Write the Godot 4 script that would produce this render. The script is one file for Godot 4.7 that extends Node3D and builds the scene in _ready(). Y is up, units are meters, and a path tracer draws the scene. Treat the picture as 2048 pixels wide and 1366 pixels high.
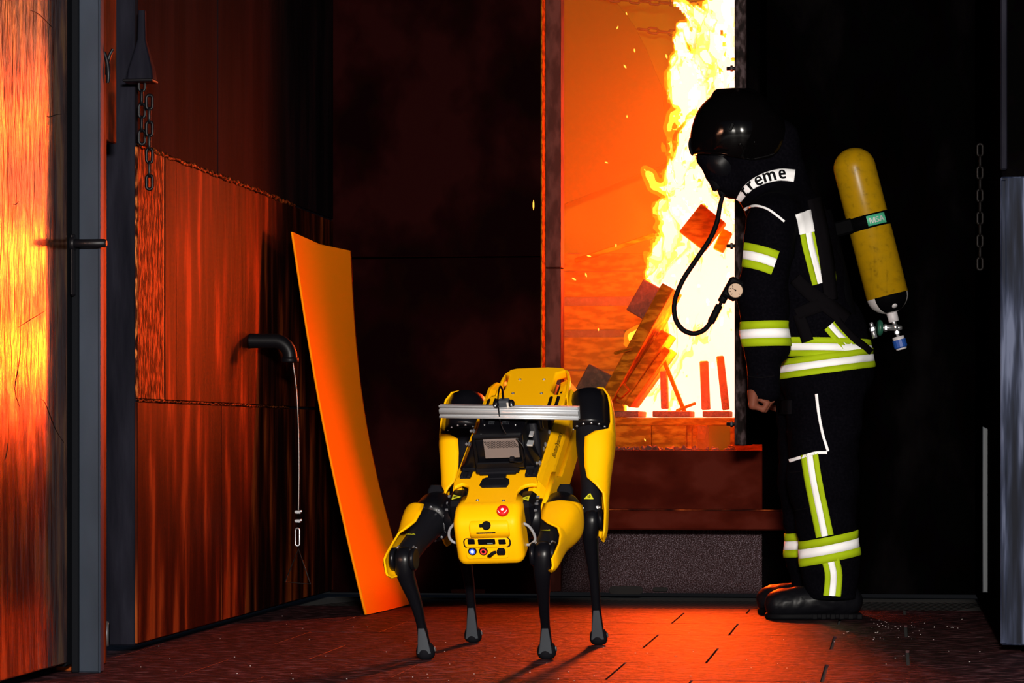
extends Node3D
# A fire-training container: a legged robot and a firefighter in front of a burning pallet stack.
const FPX := 5850.0     # focal length in pixels of the 2048 x 1366 frame
const EYE := 0.637      # height of the camera
var R := Vector3.RIGHT  # the camera's own axes in the world
var F := Vector3.FORWARD
var M := {}
var taken := {}

func _ready() -> void:
	# camera, sky, lights and exposure first
	var yaw := atan(760.0 / FPX)
	R = Vector3(cos(yaw), 0, -sin(yaw))
	F = Vector3(-sin(yaw), 0, -cos(yaw))
	var cam := Camera3D.new()
	cam.name = "camera"
	cam.projection = Camera3D.PROJECTION_FRUSTUM
	cam.near = 0.1
	cam.far = 100.0
	cam.size = 0.1 * 1366.0 / FPX
	cam.frustum_offset = Vector2(0, 0.1 * 189.0 / FPX)
	cam.position = Vector3(0, EYE, 0)
	cam.rotation.y = yaw
	add_child(cam)
	cam.current = true
	var env := Environment.new()
	env.background_mode = Environment.BG_SKY
	var sm := ProceduralSkyMaterial.new()
	sm.sky_top_color = Color(0.33, 0.42, 0.56)
	sm.sky_horizon_color = Color(0.52, 0.58, 0.66)
	sm.ground_bottom_color = Color(0.12, 0.12, 0.13)
	sm.ground_horizon_color = Color(0.3, 0.31, 0.33)
	var sky := Sky.new()
	sky.sky_material = sm
	env.sky = sky
	env.background_energy_multiplier = SKY_E
	env.tonemap_mode = Environment.TONE_MAPPER_LINEAR
	env.tonemap_exposure = 1.0
	env.sdfgi_enabled = true
	env.ssao_enabled = true
	env.ssil_enabled = true
	env.volumetric_fog_enabled = true
	env.volumetric_fog_density = 0.0
	var we := WorldEnvironment.new()
	we.name = "world_environment"
	we.environment = env
	add_child(we)
	# the photographer's flash, a softbox just above the lens
	var key := AreaLight3D.new()
	key.name = "flash"
	key.area_size = Vector2(0.7, 0.35)
	key.light_energy = KEY_E
	key.light_color = Color(1.0, 0.97, 0.93)
	key.shadow_enabled = true
	key.area_range = 40.0
	add_child(key)
	key.look_at_from_position(Vector3(0.25, 1.75, 0.0) + F * 0.4, Vector3(-1.0, 0.75, -9.0), Vector3.UP)
	make_materials()
	build_setting()
	build_chamber()
	build_fire()
	build_small_things()
	build_robot()
	build_person()

const SKY_E := 0.25
const KEY_E := 105.0

# ------------------------------------------------------------------ naming and placing
func numbered(called: String) -> String:
	var n: int = taken.get(called, 0)
	taken[called] = n + 1
	return called if n == 0 else "%s_%03d" % [called, n]

func meta(o: Node, label: String, category: String, group := "", kind := "") -> void:
	if label: o.set_meta("label", label)
	if category: o.set_meta("category", category)
	if group: o.set_meta("group", group)
	if kind: o.set_meta("kind", kind)

func thing(called: String, label: String, category: String, at: Vector3, group := "") -> Node3D:
	var o := Node3D.new()
	o.name = numbered(called)
	o.position = at
	add_child(o)
	meta(o, label, category, group)
	return o

func part(called: String, mesh: Mesh, mat: Material, parent: Node, xf := Transform3D(), label := "") -> MeshInstance3D:
	var o := MeshInstance3D.new()
	o.mesh = mesh
	o.material_override = null
	o.name = called
	if mesh.get_surface_count():
		for i in mesh.get_surface_count():
			o.set_surface_override_material(i, mat)
	o.transform = xf
	o.cast_shadow = GeometryInstance3D.SHADOW_CASTING_SETTING_ON
	parent.add_child(o, true)
	if label: o.set_meta("label", label)
	return o

func solo(called: String, mesh: Mesh, mat: Material, label: String, category: String, group := "", kind := "", at := Transform3D()) -> MeshInstance3D:
	var o := part(numbered(called), mesh, mat, self, at)
	meta(o, label, category, group, kind)
	return o

func W(px: float, py: float, d: float) -> Vector3:   # the point seen at that pixel at depth d
	return Vector3(0, EYE, 0) + (R * ((px - 1024.0) / FPX) + Vector3.UP * ((872.0 - py) / FPX) + F) * d

func onx(px: float, py: float, x: float) -> Vector3:  # where that sight line meets the plane of that x
	var r := R * ((px - 1024.0) / FPX) + Vector3.UP * ((872.0 - py) / FPX) + F
	return Vector3(0, EYE, 0) + r * (x / r.x)

func onz(px: float, py: float, z: float) -> Vector3:
	var r := R * ((px - 1024.0) / FPX) + Vector3.UP * ((872.0 - py) / FPX) + F
	return Vector3(0, EYE, 0) + r * (z / r.z)

func gd(py: float) -> float:  # depth of the ground at that image row
	return EYE * FPX / (py - 872.0)

func frame(o: Vector3, y: Vector3, xhint: Vector3) -> Transform3D:  # axes with +y along y and +x near xhint
	var yy := y.normalized()
	var zz := xhint.cross(yy).normalized()
	return Transform3D(Basis(yy.cross(zz), yy, zz), o)

# ------------------------------------------------------------------ meshes
func begin() -> SurfaceTool:
	var st := SurfaceTool.new()
	st.begin(Mesh.PRIMITIVE_TRIANGLES)
	return st

func done(st: SurfaceTool) -> ArrayMesh:
	st.generate_normals()
	st.index()
	return st.commit()

func tri(st: SurfaceTool, a: Vector3, b: Vector3, c: Vector3) -> void:  # counter-clockwise seen from outside
	st.add_vertex(a)
	st.add_vertex(c)
	st.add_vertex(b)

func quad(st: SurfaceTool, a: Vector3, b: Vector3, c: Vector3, d: Vector3) -> void:
	tri(st, a, b, c)
	tri(st, a, c, d)

var group_no := 1
func loft(st: SurfaceTool, rings: Array, caps := true, closed := true, xf := Transform3D(), smooth := true) -> void:
	# joins rings of equally many points; turned so that its faces look outwards
	group_no += 1
	var rs := []
	for r in rings: rs.append(xf * (r as PackedVector3Array))
	var n: int = rs[0].size()
	var m := n if closed else n - 1
	var t := PackedVector3Array()
	var vol := 0.0
	for i in rs.size() - 1:
		var a: PackedVector3Array = rs[i]
		var b: PackedVector3Array = rs[i + 1]
		for k in m:
			var k2 := (k + 1) % n
			t.append_array([a[k], a[k2], b[k2], a[k], b[k2], b[k]])
	var capt := PackedVector3Array()
	if caps and closed:
		for e in 2:
			var r: PackedVector3Array = rs[0] if e == 0 else rs[-1]
			var c := Vector3.ZERO
			for p in r: c += p
			c /= n
			for k in n:
				if e == 0: capt.append_array([c, r[(k + 1) % n], r[k]])
				else: capt.append_array([c, r[k], r[(k + 1) % n]])
	var o: Vector3 = rs[0][0]
	for i in range(0, t.size(), 3): vol += (t[i] - o).dot((t[i + 1] - o).cross(t[i + 2] - o))
	for i in range(0, capt.size(), 3): vol += (capt[i] - o).dot((capt[i + 1] - o).cross(capt[i + 2] - o))
	var flip := vol < 0
	st.set_smooth_group(group_no if smooth else -1)
	for i in range(0, t.size(), 3):
		if flip: tri(st, t[i], t[i + 2], t[i + 1])
		else: tri(st, t[i], t[i + 1], t[i + 2])
	st.set_smooth_group(-1)
	for i in range(0, capt.size(), 3):
		if flip: tri(st, capt[i], capt[i + 2], capt[i + 1])
		else: tri(st, capt[i], capt[i + 1], capt[i + 2])

func abox(st: SurfaceTool, xf: Transform3D, size: Vector3, b := 0.004) -> void:  # box with chamfered edges, centred on xf
	st.set_smooth_group(-1)
	var h := size / 2
	b = minf(b, minf(h.x, minf(h.y, h.z)) * 0.9)
	var polys := []
	for ax in 3:
		for s in [-1.0, 1.0]:
			var q := []
			for uv in [[-1, -1], [1, -1], [1, 1], [-1, 1]]:
				var p := Vector3.ZERO
				p[ax] = h[ax] * s
				p[(ax + 1) % 3] = (h[(ax + 1) % 3] - b) * uv[0]
				p[(ax + 2) % 3] = (h[(ax + 2) % 3] - b) * uv[1]
				q.append(p)
			polys.append(q)
	for ax in 3:
		var u := (ax + 1) % 3
		var v := (ax + 2) % 3
		for su in [-1.0, 1.0]:
			for sv in [-1.0, 1.0]:
				var q := []
				for k in 4:
					var p := Vector3.ZERO
					var e := -1.0 if k in [0, 3] else 1.0
					p[ax] = (h[ax] - b) * e
					p[u] = (h[u] - (b if k > 1 else 0.0)) * su
					p[v] = (h[v] - (0.0 if k > 1 else b)) * sv
					q.append(p)
				polys.append(q)
	for sx in [-1.0, 1.0]:
		for sy in [-1.0, 1.0]:
			for sz in [-1.0, 1.0]:
				polys.append([Vector3(h.x * sx, (h.y - b) * sy, (h.z - b) * sz), Vector3((h.x - b) * sx, h.y * sy, (h.z - b) * sz), Vector3((h.x - b) * sx, (h.y - b) * sy, h.z * sz)])
	for q in polys:
		var c := Vector3.ZERO
		for p in q: c += p
		if (q[1] - q[0]).cross(q[2] - q[0]).dot(c) < 0: q.reverse()
		for k in range(1, q.size() - 1): tri(st, xf * (q[0] as Vector3), xf * (q[k] as Vector3), xf * (q[k + 1] as Vector3))

func box_mesh(size: Vector3, b := 0.004) -> ArrayMesh:
	var st := begin()
	abox(st, Transform3D(), size, b)
	return done(st)

func rrect(w: float, h: float, r: float, n := 5) -> PackedVector2Array:  # rounded rectangle, centred
	var p := PackedVector2Array()
	r = minf(r, minf(w, h) / 2 - 0.0002)
	for c in 4:
		var o := Vector2((w / 2 - r) * [1, -1, -1, 1][c], (h / 2 - r) * [1, 1, -1, -1][c])
		for k in n: p.append(o + Vector2.from_angle(PI / 2 * (c + float(k) / (n - 1))) * r)
	return p

func ring2(p: PackedVector2Array, z: float, inset := 0.0) -> PackedVector3Array:  # a flat outline at height z, moved inwards
	var out := PackedVector3Array()
	var n := p.size()
	var area := 0.0
	for i in n: area += p[i].cross(p[(i + 1) % n])
	for i in n:
		var q := p[i]
		if inset != 0.0:
			var a := (p[i] - p[(i + n - 1) % n]).normalized()
			var b := (p[(i + 1) % n] - p[i]).normalized()
			var na := Vector2(-a.y, a.x)
			var nb := Vector2(-b.y, b.x)
			var m := na + nb
			m = m / maxf(m.length_squared(), 0.3) * 2.0
			q += m * inset * (1.0 if area > 0 else -1.0)
		out.append(Vector3(q.x, q.y, z))
	return out

func extr(st: SurfaceTool, p: PackedVector2Array, depth: float, b := 0.002, xf := Transform3D(), steps := 2) -> void:
	# an outline in xy extruded along +z from 0, its edges rounded by b
	var rings := []
	for k in steps + 1: rings.append(ring2(p, b * (1 - cos(PI / 2 * k / steps)), b * (1 - sin(PI / 2 * k / steps))))
	for k in range(steps, -1, -1): rings.append(ring2(p, depth - b * (1 - cos(PI / 2 * k / steps)), b * (1 - sin(PI / 2 * k / steps))))
	loft(st, rings, false, true, xf, true)
	var tris := Geometry2D.triangulate_polygon(p)
	st.set_smooth_group(-1)
	var lo: PackedVector3Array = xf * (rings[0] as PackedVector3Array)
	var hi: PackedVector3Array = xf * (rings[-1] as PackedVector3Array)
	var up := xf.basis * Vector3(0, 0, 1)
	for i in range(0, tris.size(), 3):
		for e in 2:
			var r := lo if e == 0 else hi
			var a := r[tris[i]]
			var bb := r[tris[i + 1]]
			var c := r[tris[i + 2]]
			var f := (bb - a).cross(c - a).dot(up) * (1 if e == 1 else -1)
			if f < 0: tri(st, a, c, bb)
			else: tri(st, a, bb, c)

func lathe(st: SurfaceTool, prof: Array, n := 24, xf := Transform3D(), smooth := true) -> void:  # prof of [radius, y]
	var rings := []
	for q in prof:
		var r := PackedVector3Array()
		for k in n: r.append(Vector3(cos(TAU * k / n) * q[0], q[1], sin(TAU * k / n) * q[0]))
		rings.append(r)
	loft(st, rings, true, true, xf, smooth)

func cyl(st: SurfaceTool, a: Vector3, b: Vector3, r: float, n := 16, bev := 0.0015) -> void:
	var L := a.distance_to(b)
	bev = minf(bev, minf(r, L / 2) * 0.9)
	var hint := Vector3.RIGHT if absf((b - a).normalized().x) < 0.9 else Vector3.UP
	lathe(st, [[r - bev, 0.0], [r, bev], [r, L - bev], [r - bev, L]], n, frame(a, b - a, hint), false if n <= 8 else true)

func smooth_path(pts: Array, n := 6) -> PackedVector3Array:  # Catmull-Rom through the points
	var out := PackedVector3Array()
	for i in pts.size() - 1:
		var p0: Vector3 = pts[maxi(i - 1, 0)]
		var p1: Vector3 = pts[i]
		var p2: Vector3 = pts[i + 1]
		var p3: Vector3 = pts[mini(i + 2, pts.size() - 1)]
		for k in n: out.append(p1.cubic_interpolate(p2, p0, p3, float(k) / n))
	out.append(pts[-1])
	return out

func tube(st: SurfaceTool, pts: PackedVector3Array, rad: Array, n := 10, closed := false) -> void:
	var rings := []
	var m := pts.size()
	var side := Vector3.ZERO
	for i in m:
		var t := (pts[(i + 1) % m] - pts[(i + m - 1) % m]).normalized() if closed else (pts[mini(i + 1, m - 1)] - pts[maxi(i - 1, 0)]).normalized()
		if side == Vector3.ZERO: side = t.cross(Vector3.UP if absf(t.y) < 0.9 else Vector3.RIGHT).normalized()
		side = (side - t * side.dot(t)).normalized()
		var up := t.cross(side)
		var f := float(i) / (m - 1) * (rad.size() - 1)
		var r := lerpf(rad[int(f)], rad[mini(int(f) + 1, rad.size() - 1)], f - int(f))
		var ring := PackedVector3Array()
		for k in n: ring.append(pts[i] + (side * cos(TAU * k / n) + up * sin(TAU * k / n)) * r)
		rings.append(ring)
	if closed: rings.append(rings[0])
	loft(st, rings, not closed, true)

func link_mesh(length: float, width: float, r: float) -> ArrayMesh:  # one chain link standing along y
	var st := begin()
	var p := PackedVector3Array()
	var a := width / 2 - r
	var h := length / 2 - width / 2
	for k in 8: p.append(Vector3(cos(PI * k / 7) * a, h + sin(PI * k / 7) * a, 0))
	for k in 8: p.append(Vector3(-cos(PI * k / 7) * a, -h - sin(PI * k / 7) * a, 0))
	tube(st, p, [r], 7, true)
	return done(st)

func lerp_table(t: Array, x: float) -> float:  # t of [x, value], rising
	if x <= t[0][0]: return t[0][1]
	for i in t.size() - 1:
		if x <= t[i + 1][0]: return lerpf(t[i][1], t[i + 1][1], (x - t[i][0]) / (t[i + 1][0] - t[i][0]))
	return t[-1][1]

# ------------------------------------------------------------------ distance fields
class Field:
	var d := PackedFloat32Array()
	var nx := 0
	var ny := 0
	var nz := 0
	var o := Vector3.ZERO
	var c := 0.01
	func _init(lo: Vector3, hi: Vector3, cell: float) -> void:
		o = lo
		c = cell
		nx = int((hi.x - lo.x) / c) + 2
		ny = int((hi.y - lo.y) / c) + 2
		nz = int((hi.z - lo.z) / c) + 2
		d.resize(nx * ny * nz)
		d.fill(1.0)
	func bone(a: Vector3, b: Vector3, ra: float, rb: float, k := 0.03, squash := Vector3.ONE) -> void:
		# a tapered capsule joined on with a smooth minimum; squash widens it along the axes
		var m := maxf(ra, rb) * maxf(squash.x, maxf(squash.y, squash.z)) + k + 3.0 * c
		var i0 := clampi(int((minf(a.x, b.x) - m - o.x) / c), 0, nx - 1)
		var i1 := clampi(int((maxf(a.x, b.x) + m - o.x) / c) + 1, 0, nx - 1)
		var j0 := clampi(int((minf(a.y, b.y) - m - o.y) / c), 0, ny - 1)
		var j1 := clampi(int((maxf(a.y, b.y) + m - o.y) / c) + 1, 0, ny - 1)
		var k0 := clampi(int((minf(a.z, b.z) - m - o.z) / c), 0, nz - 1)
		var k1 := clampi(int((maxf(a.z, b.z) + m - o.z) / c) + 1, 0, nz - 1)
		var inv := Vector3.ONE / squash
		var ab := (b - a) * inv
		var l2 := maxf(ab.length_squared(), 1e-9)
		var dr := rb - ra
		for kk in range(k0, k1 + 1):
			for j in range(j0, j1 + 1):
				var at := (kk * ny + j) * nx
				for i in range(i0, i1 + 1):
					var p := (Vector3(o.x + i * c, o.y + j * c, o.z + kk * c) - a) * inv
					var t := clampf(p.dot(ab) / l2, 0.0, 1.0)
					var v := (p - ab * t).length() - (ra + dr * t)
					var w := d[at + i]
					var h := maxf(k - absf(v - w), 0.0) / k
					d[at + i] = minf(v, w) - h * h * k * 0.25
	func ball(p: Vector3, r: float, k := 0.02, squash := Vector3.ONE) -> void:
		bone(p, p + Vector3(0, 0.0001, 0), r, r, k, squash)
	func wrinkle(amount: float, freq: Vector3, seed_: int) -> void:
		var nn := FastNoiseLite.new()
		nn.seed = seed_
		nn.frequency = 1.0
		nn.fractal_octaves = 3
		for kk in nz:
			for j in ny:
				var at := (kk * ny + j) * nx
				for i in nx:
					if absf(d[at + i]) < 4.0 * c:
						d[at + i] += amount * nn.get_noise_3d((o.x + i * c) * freq.x, (o.y + j * c) * freq.y, (o.z + kk * c) * freq.z)
	func at(p: Vector3) -> float:
		var q := (p - o) / c
		if q.x < 0 or q.y < 0 or q.z < 0 or q.x >= nx - 1 or q.y >= ny - 1 or q.z >= nz - 1: return 1.0
		var i := int(q.x)
		var j := int(q.y)
		var k := int(q.z)
		var f := q - Vector3(i, j, k)
		var s := (k * ny + j) * nx + i
		var t := s + nx * ny
		return lerpf(lerpf(lerpf(d[s], d[s + 1], f.x), lerpf(d[s + nx], d[s + nx + 1], f.x), f.y), lerpf(lerpf(d[t], d[t + 1], f.x), lerpf(d[t + nx], d[t + nx + 1], f.x), f.y), f.z)
	func grad(p: Vector3) -> Vector3:
		var e := c * 0.8
		return Vector3(at(p + Vector3(e, 0, 0)) - at(p - Vector3(e, 0, 0)), at(p + Vector3(0, e, 0)) - at(p - Vector3(0, e, 0)), at(p + Vector3(0, 0, e)) - at(p - Vector3(0, 0, e))).normalized()
	func nets(iso := 0.0) -> ArrayMesh:
		# surface nets: a vertex in each crossed cell, a quad round each crossed edge
		var ids := PackedInt32Array()
		ids.resize(nx * ny * nz)
		ids.fill(-1)
		var vs := PackedVector3Array()
		var ns := PackedVector3Array()
		var idx := PackedInt32Array()
		var sl := nx * ny
		for kk in nz - 1:
			for j in ny - 1:
				var row := (kk * ny + j) * nx
				for i in nx - 1:
					var s := row + i
					var d0 := d[s]
					if absf(d0 - iso) > 4.0 * c: continue
					var v := [d0 - iso, d[s + 1] - iso, d[s + nx] - iso, d[s + nx + 1] - iso, d[s + sl] - iso, d[s + sl + 1] - iso, d[s + sl + nx] - iso, d[s + sl + nx + 1] - iso]
					var neg := 0
					for q in v: if q < 0: neg += 1
					if neg == 0 or neg == 8: continue
					var p := Vector3.ZERO
					var n := 0
					for e in EDGES:
						var va: float = v[e[0]]
						var vb: float = v[e[1]]
						if (va < 0) != (vb < 0):
							var t := va / (va - vb)
							p += (CORNERS[e[0]] as Vector3).lerp(CORNERS[e[1]], t)
							n += 1
					p /= n
					ids[s] = vs.size()
					vs.append(o + (Vector3(i, j, kk) + p) * c)
					ns.append(Vector3(v[1] + v[3] + v[5] + v[7] - v[0] - v[2] - v[4] - v[6], v[2] + v[3] + v[6] + v[7] - v[0] - v[1] - v[4] - v[5], v[4] + v[5] + v[6] + v[7] - v[0] - v[1] - v[2] - v[3]).normalized())
		for kk in range(1, nz - 1):
			for j in range(1, ny - 1):
				var row := (kk * ny + j) * nx
				for i in range(1, nx - 1):
					var s := row + i
					if ids[s] < 0: continue
					var in0 := d[s] < iso
					if in0 != (d[s + 1] < iso): _q(idx, ids[s], ids[s - nx], ids[s - nx - sl], ids[s - sl], in0)
					if in0 != (d[s + nx] < iso): _q(idx, ids[s], ids[s - sl], ids[s - sl - 1], ids[s - 1], in0)
					if in0 != (d[s + sl] < iso): _q(idx, ids[s], ids[s - 1], ids[s - 1 - nx], ids[s - nx], in0)
		if idx.size() and (vs[idx[1]] - vs[idx[0]]).cross(vs[idx[2]] - vs[idx[0]]).dot(ns[idx[0]] + ns[idx[1]] + ns[idx[2]]) > 0:
			idx.reverse()
		var arr := []
		arr.resize(Mesh.ARRAY_MAX)
		arr[Mesh.ARRAY_VERTEX] = vs
		arr[Mesh.ARRAY_NORMAL] = ns
		arr[Mesh.ARRAY_INDEX] = idx
		var m := ArrayMesh.new()
		m.add_surface_from_arrays(Mesh.PRIMITIVE_TRIANGLES, arr)
		return m
	func _q(idx: PackedInt32Array, a: int, b: int, c_: int, e: int, flip: bool) -> void:
		if a < 0 or b < 0 or c_ < 0 or e < 0: return
		if flip: idx.append_array([a, b, c_, a, c_, e])
		else: idx.append_array([a, c_, b, a, e, c_])
	const EDGES := [[0, 1], [2, 3], [4, 5], [6, 7], [0, 2], [1, 3], [4, 6], [5, 7], [0, 4], [1, 5], [2, 6], [3, 7]]
	const CORNERS := [Vector3(0, 0, 0), Vector3(1, 0, 0), Vector3(0, 1, 0), Vector3(1, 1, 0), Vector3(0, 0, 1), Vector3(1, 0, 1), Vector3(0, 1, 1), Vector3(1, 1, 1)]

# ------------------------------------------------------------------ materials
func mat(c: Color, rough := 0.6, metal := 0.0, spec := 0.5) -> StandardMaterial3D:  # c in real-world (linear) colour
	var m := StandardMaterial3D.new()
	m.albedo_color = c.linear_to_srgb()
	m.roughness = rough
	m.metallic = metal
	m.metallic_specular = spec
	return m

func glow(c: Color, e := 1.0) -> StandardMaterial3D:
	var m := StandardMaterial3D.new()
	m.albedo_color = Color(0.02, 0.02, 0.02)
	m.emission_enabled = true
	m.emission = c.linear_to_srgb()
	m.emission_energy_multiplier = e
	return m

func noise_tex(seed_: int, freq: float, stops: Array, oct := 5, size := 512, normal := false) -> NoiseTexture2D:
	var f := FastNoiseLite.new()
	f.seed = seed_
	f.frequency = freq
	f.fractal_octaves = oct
	var t := NoiseTexture2D.new()
	t.width = size
	t.height = size
	t.seamless = true
	t.noise = f
	if normal:
		t.as_normal_map = true
		t.bump_strength = 6.0
	else:
		var g := Gradient.new()
		g.offsets = PackedFloat32Array(stops.map(func(s): return s[0]))
		g.colors = PackedColorArray(stops.map(func(s): return (s[1] as Color).linear_to_srgb() if s.size() < 3 else s[1]))
		t.color_ramp = g
	return t

func grained(seed_: int, freq: float, stops: Array, scale: Vector3, rough: float, metal := 0.0, bump := 0.0, oct := 5) -> StandardMaterial3D:
	var m := mat(Color(1, 1, 1), rough, metal)
	m.albedo_texture = noise_tex(seed_, freq, stops, oct)
	m.uv1_triplanar = true
	m.uv1_world_triplanar = true
	m.uv1_scale = scale
	if bump > 0:
		m.heightmap_enabled = true
		m.heightmap_texture = noise_tex(seed_ + 50, freq * 2, [[0.0, Color(0, 0, 0), 1], [1.0, Color(1, 1, 1), 1]], oct)
		m.heightmap_scale = bump
	return m

func make_materials() -> void:
	var C := func(r, g, b): return Color(r, g, b)
	M.rust = grained(3, 0.012, [[0.0, C.call(0.006, 0.002, 0.002)], [0.34, C.call(0.012, 0.003, 0.0025)], [0.45, C.call(0.026, 0.005, 0.003)], [0.54, C.call(0.042, 0.007, 0.003)], [0.63, C.call(0.075, 0.012, 0.004)], [0.78, C.call(0.2, 0.04, 0.009)]], Vector3(1.0, 0.17, 1.0), 0.5, 0.24, 0.25, 5)
	M.rust.metallic_specular = 0.03
	M.rust_shaded = grained(4, 0.012, [[0.0, C.call(0.003, 0.0025, 0.003)], [0.4, C.call(0.005, 0.0035, 0.0045)], [0.65, C.call(0.009, 0.005, 0.006)], [1.0, C.call(0.016, 0.006, 0.007)]], Vector3(0.9, 0.16, 0.9), 0.65, 0.05, 0.2, 4)  # darker copy of rust; dimmer firelight up high put into the colour
	M.rust_shaded.metallic_specular = 0.05
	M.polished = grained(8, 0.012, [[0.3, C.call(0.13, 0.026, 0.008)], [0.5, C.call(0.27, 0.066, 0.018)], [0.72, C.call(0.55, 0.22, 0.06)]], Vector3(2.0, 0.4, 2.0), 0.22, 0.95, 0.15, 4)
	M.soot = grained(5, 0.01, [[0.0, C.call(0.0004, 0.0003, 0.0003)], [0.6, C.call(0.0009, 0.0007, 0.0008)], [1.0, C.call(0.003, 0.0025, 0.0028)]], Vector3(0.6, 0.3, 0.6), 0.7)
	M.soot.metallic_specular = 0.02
	M.brown = grained(6, 0.008, [[0.3, C.call(0.003, 0.0003, 0.0004)], [0.5, C.call(0.006, 0.0006, 0.0007)], [0.7, C.call(0.012, 0.0016, 0.0016)]], Vector3(0.5, 0.4, 0.5), 0.6, 0.0, 0.15)
	M.sill = grained(13, 0.012, [[0.3, C.call(0.036, 0.004, 0.002)], [0.5, C.call(0.050, 0.006, 0.003)], [0.7, C.call(0.066, 0.010, 0.006)]], Vector3(0.5, 0.8, 0.5), 0.6, 0.0, 0.15)
	M.sill.metallic_specular = 0.05
	M.brown.metallic_specular = 0.05
	M.jamb = grained(7, 0.02, [[0.3, C.call(0.060, 0.013, 0.009)], [0.5, C.call(0.085, 0.020, 0.014)], [0.7, C.call(0.11, 0.028, 0.020)]], Vector3(1.5, 0.6, 1.5), 0.6)
	M.jamb.metallic_specular = 0.15
	M.trough = grained(9, 0.32, [[0.3, C.call(0.014, 0.006, 0.006)], [0.5, C.call(0.024, 0.012, 0.013)], [0.62, C.call(0.055, 0.038, 0.043)], [0.8, C.call(0.22, 0.18, 0.22)]], Vector3(1.2, 1.2, 1.2), 0.6, 0.0, 0.2, 2)
	M.trough.metallic_specular = 0.08
	M.blue_steel = grained(10, 0.012, [[0.3, C.call(0.002, 0.003, 0.008)], [0.48, C.call(0.007, 0.010, 0.021)], [0.58, C.call(0.016, 0.021, 0.042)], [0.74, C.call(0.085, 0.10, 0.16)]], Vector3(2.4, 0.2, 2.4), 0.6, 0.0, 0.1)
	M.blue_steel.metallic_specular = 0.2
	M.rust_edge_lit = grained(18, 0.03, [[0.3, C.call(0.006, 0.003, 0.003)], [0.5, C.call(0.022, 0.013, 0.013)], [0.7, C.call(0.06, 0.042, 0.044)]], Vector3(2, 1, 2), 0.6)  # mottled rusty edge with pinkish ambient light put into its colour
	M.rust_edge_lit.metallic_specular = 0.15
	M.post = grained(11, 0.01, [[0.0, C.call(0.013, 0.018, 0.027)], [1.0, C.call(0.026, 0.034, 0.05)]], Vector3(0.8, 0.3, 0.8), 0.5)
	M.post.metallic_specular = 0.2
	M.edge_dark = grained(12, 0.012, [[0.0, C.call(0.003, 0.0031, 0.0055)], [0.5, C.call(0.007, 0.0068, 0.011)], [1.0, C.call(0.013, 0.013, 0.02)]], Vector3(1.5, 0.25, 1.5), 0.55, 0.1, 0.15)
	M.edge_dark.metallic_specular = 0.1
	M.dark_seal = mat(Color(0.003, 0.0035, 0.005), 0.7, 0.0, 0.15)
	M.tiles = []
	for k in 4:
		var s := 0.74 + 0.12 * k
		M.tiles.append(grained(20 + k, 0.02, [[0.28, C.call(0.010 * s, 0.002 * s, 0.0028 * s)], [0.45, C.call(0.024 * s, 0.005 * s, 0.0065 * s)], [0.58, C.call(0.040 * s, 0.0085 * s, 0.011 * s)], [0.78, C.call(0.10 * s, 0.045 * s, 0.05 * s)]], Vector3(1.3, 1.3, 2.2), 0.6, 0.0, 0.5))
		M.tiles[k].metallic_specular = 0.25
	M.joint = mat(Color(0.004, 0.003, 0.003), 0.95)
	M.ground = grained(30, 0.02, [[0.0, C.call(0.06, 0.06, 0.062)], [1.0, C.call(0.16, 0.155, 0.15)]], Vector3(1, 1, 1), 0.85)
	M.chamber = grained(14, 0.012, [[0.0, C.call(0.12, 0.10, 0.003)], [1.0, C.call(0.16, 0.135, 0.004)]], Vector3(0.5, 0.3, 0.5), 0.8)
	M.chamber.metallic_specular = 0.1
	M.chamber_shaded = mat(Color(0.075, 0.055, 0.003), 0.8, 0.0, 0.1)
	M.flaky = grained(17, 0.05, [[0.0, C.call(0.008, 0.003, 0.0025)], [0.46, C.call(0.03, 0.006, 0.003)], [0.54, C.call(0.14, 0.028, 0.007)], [0.7, C.call(0.36, 0.09, 0.02)]], Vector3(1.6, 0.55, 1.6), 0.5, 0.24, 0.4)
	M.flaky.metallic_specular = 0.03
	M.wood = grained(15, 0.02, [[0.3, C.call(0.13, 0.036, 0.002)], [0.5, C.call(0.24, 0.07, 0.003)], [0.7, C.call(0.34, 0.115, 0.006)]], Vector3(1.0, 3.0, 1.0), 0.85)
	M.wood.metallic_specular = 0.1
	M.char = grained(16, 0.03, [[0.0, C.call(0.010, 0.006, 0.005)], [0.6, C.call(0.04, 0.018, 0.010)], [1.0, C.call(0.12, 0.05, 0.025)]], Vector3(1.5, 1.5, 1.5), 0.85, 0.0, 0.4)
	M.steel = mat(Color(0.45, 0.46, 0.48), 0.3, 0.9)
	M.zinc = mat(Color(0.55, 0.56, 0.6), 0.28, 0.85)
	M.alu = mat(Color(0.62, 0.64, 0.67), 0.34, 0.55)
	M.iron = mat(Color(0.005, 0.004, 0.004), 0.5, 0.3, 0.3)
	M.iron_black = mat(Color(0.004, 0.0036, 0.005), 0.42, 0.2, 0.3)
	M.cable = mat(Color(0.2, 0.18, 0.17), 0.4, 0.6)
	M.pale = mat(Color(0.07, 0.045, 0.035), 0.8, 0.0, 0.1)
	M.dust = mat(Color(0.5, 0.44, 0.42), 0.8)
	M.board = mat(Color(0.95, 0.24, 0.002), 0.75, 0.0, 0.1)
	M.board_edge = mat(Color(0.12, 0.05, 0.02), 0.8)

const XL := -2.186
const ZB := -11.5

func panel(st_name: String, lo: Vector3, hi: Vector3, m: Material, parent: Node, b := 0.003) -> MeshInstance3D:
	return part(st_name, box_mesh(hi - lo, b), m, parent, Transform3D(Basis(), (lo + hi) / 2))

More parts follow.
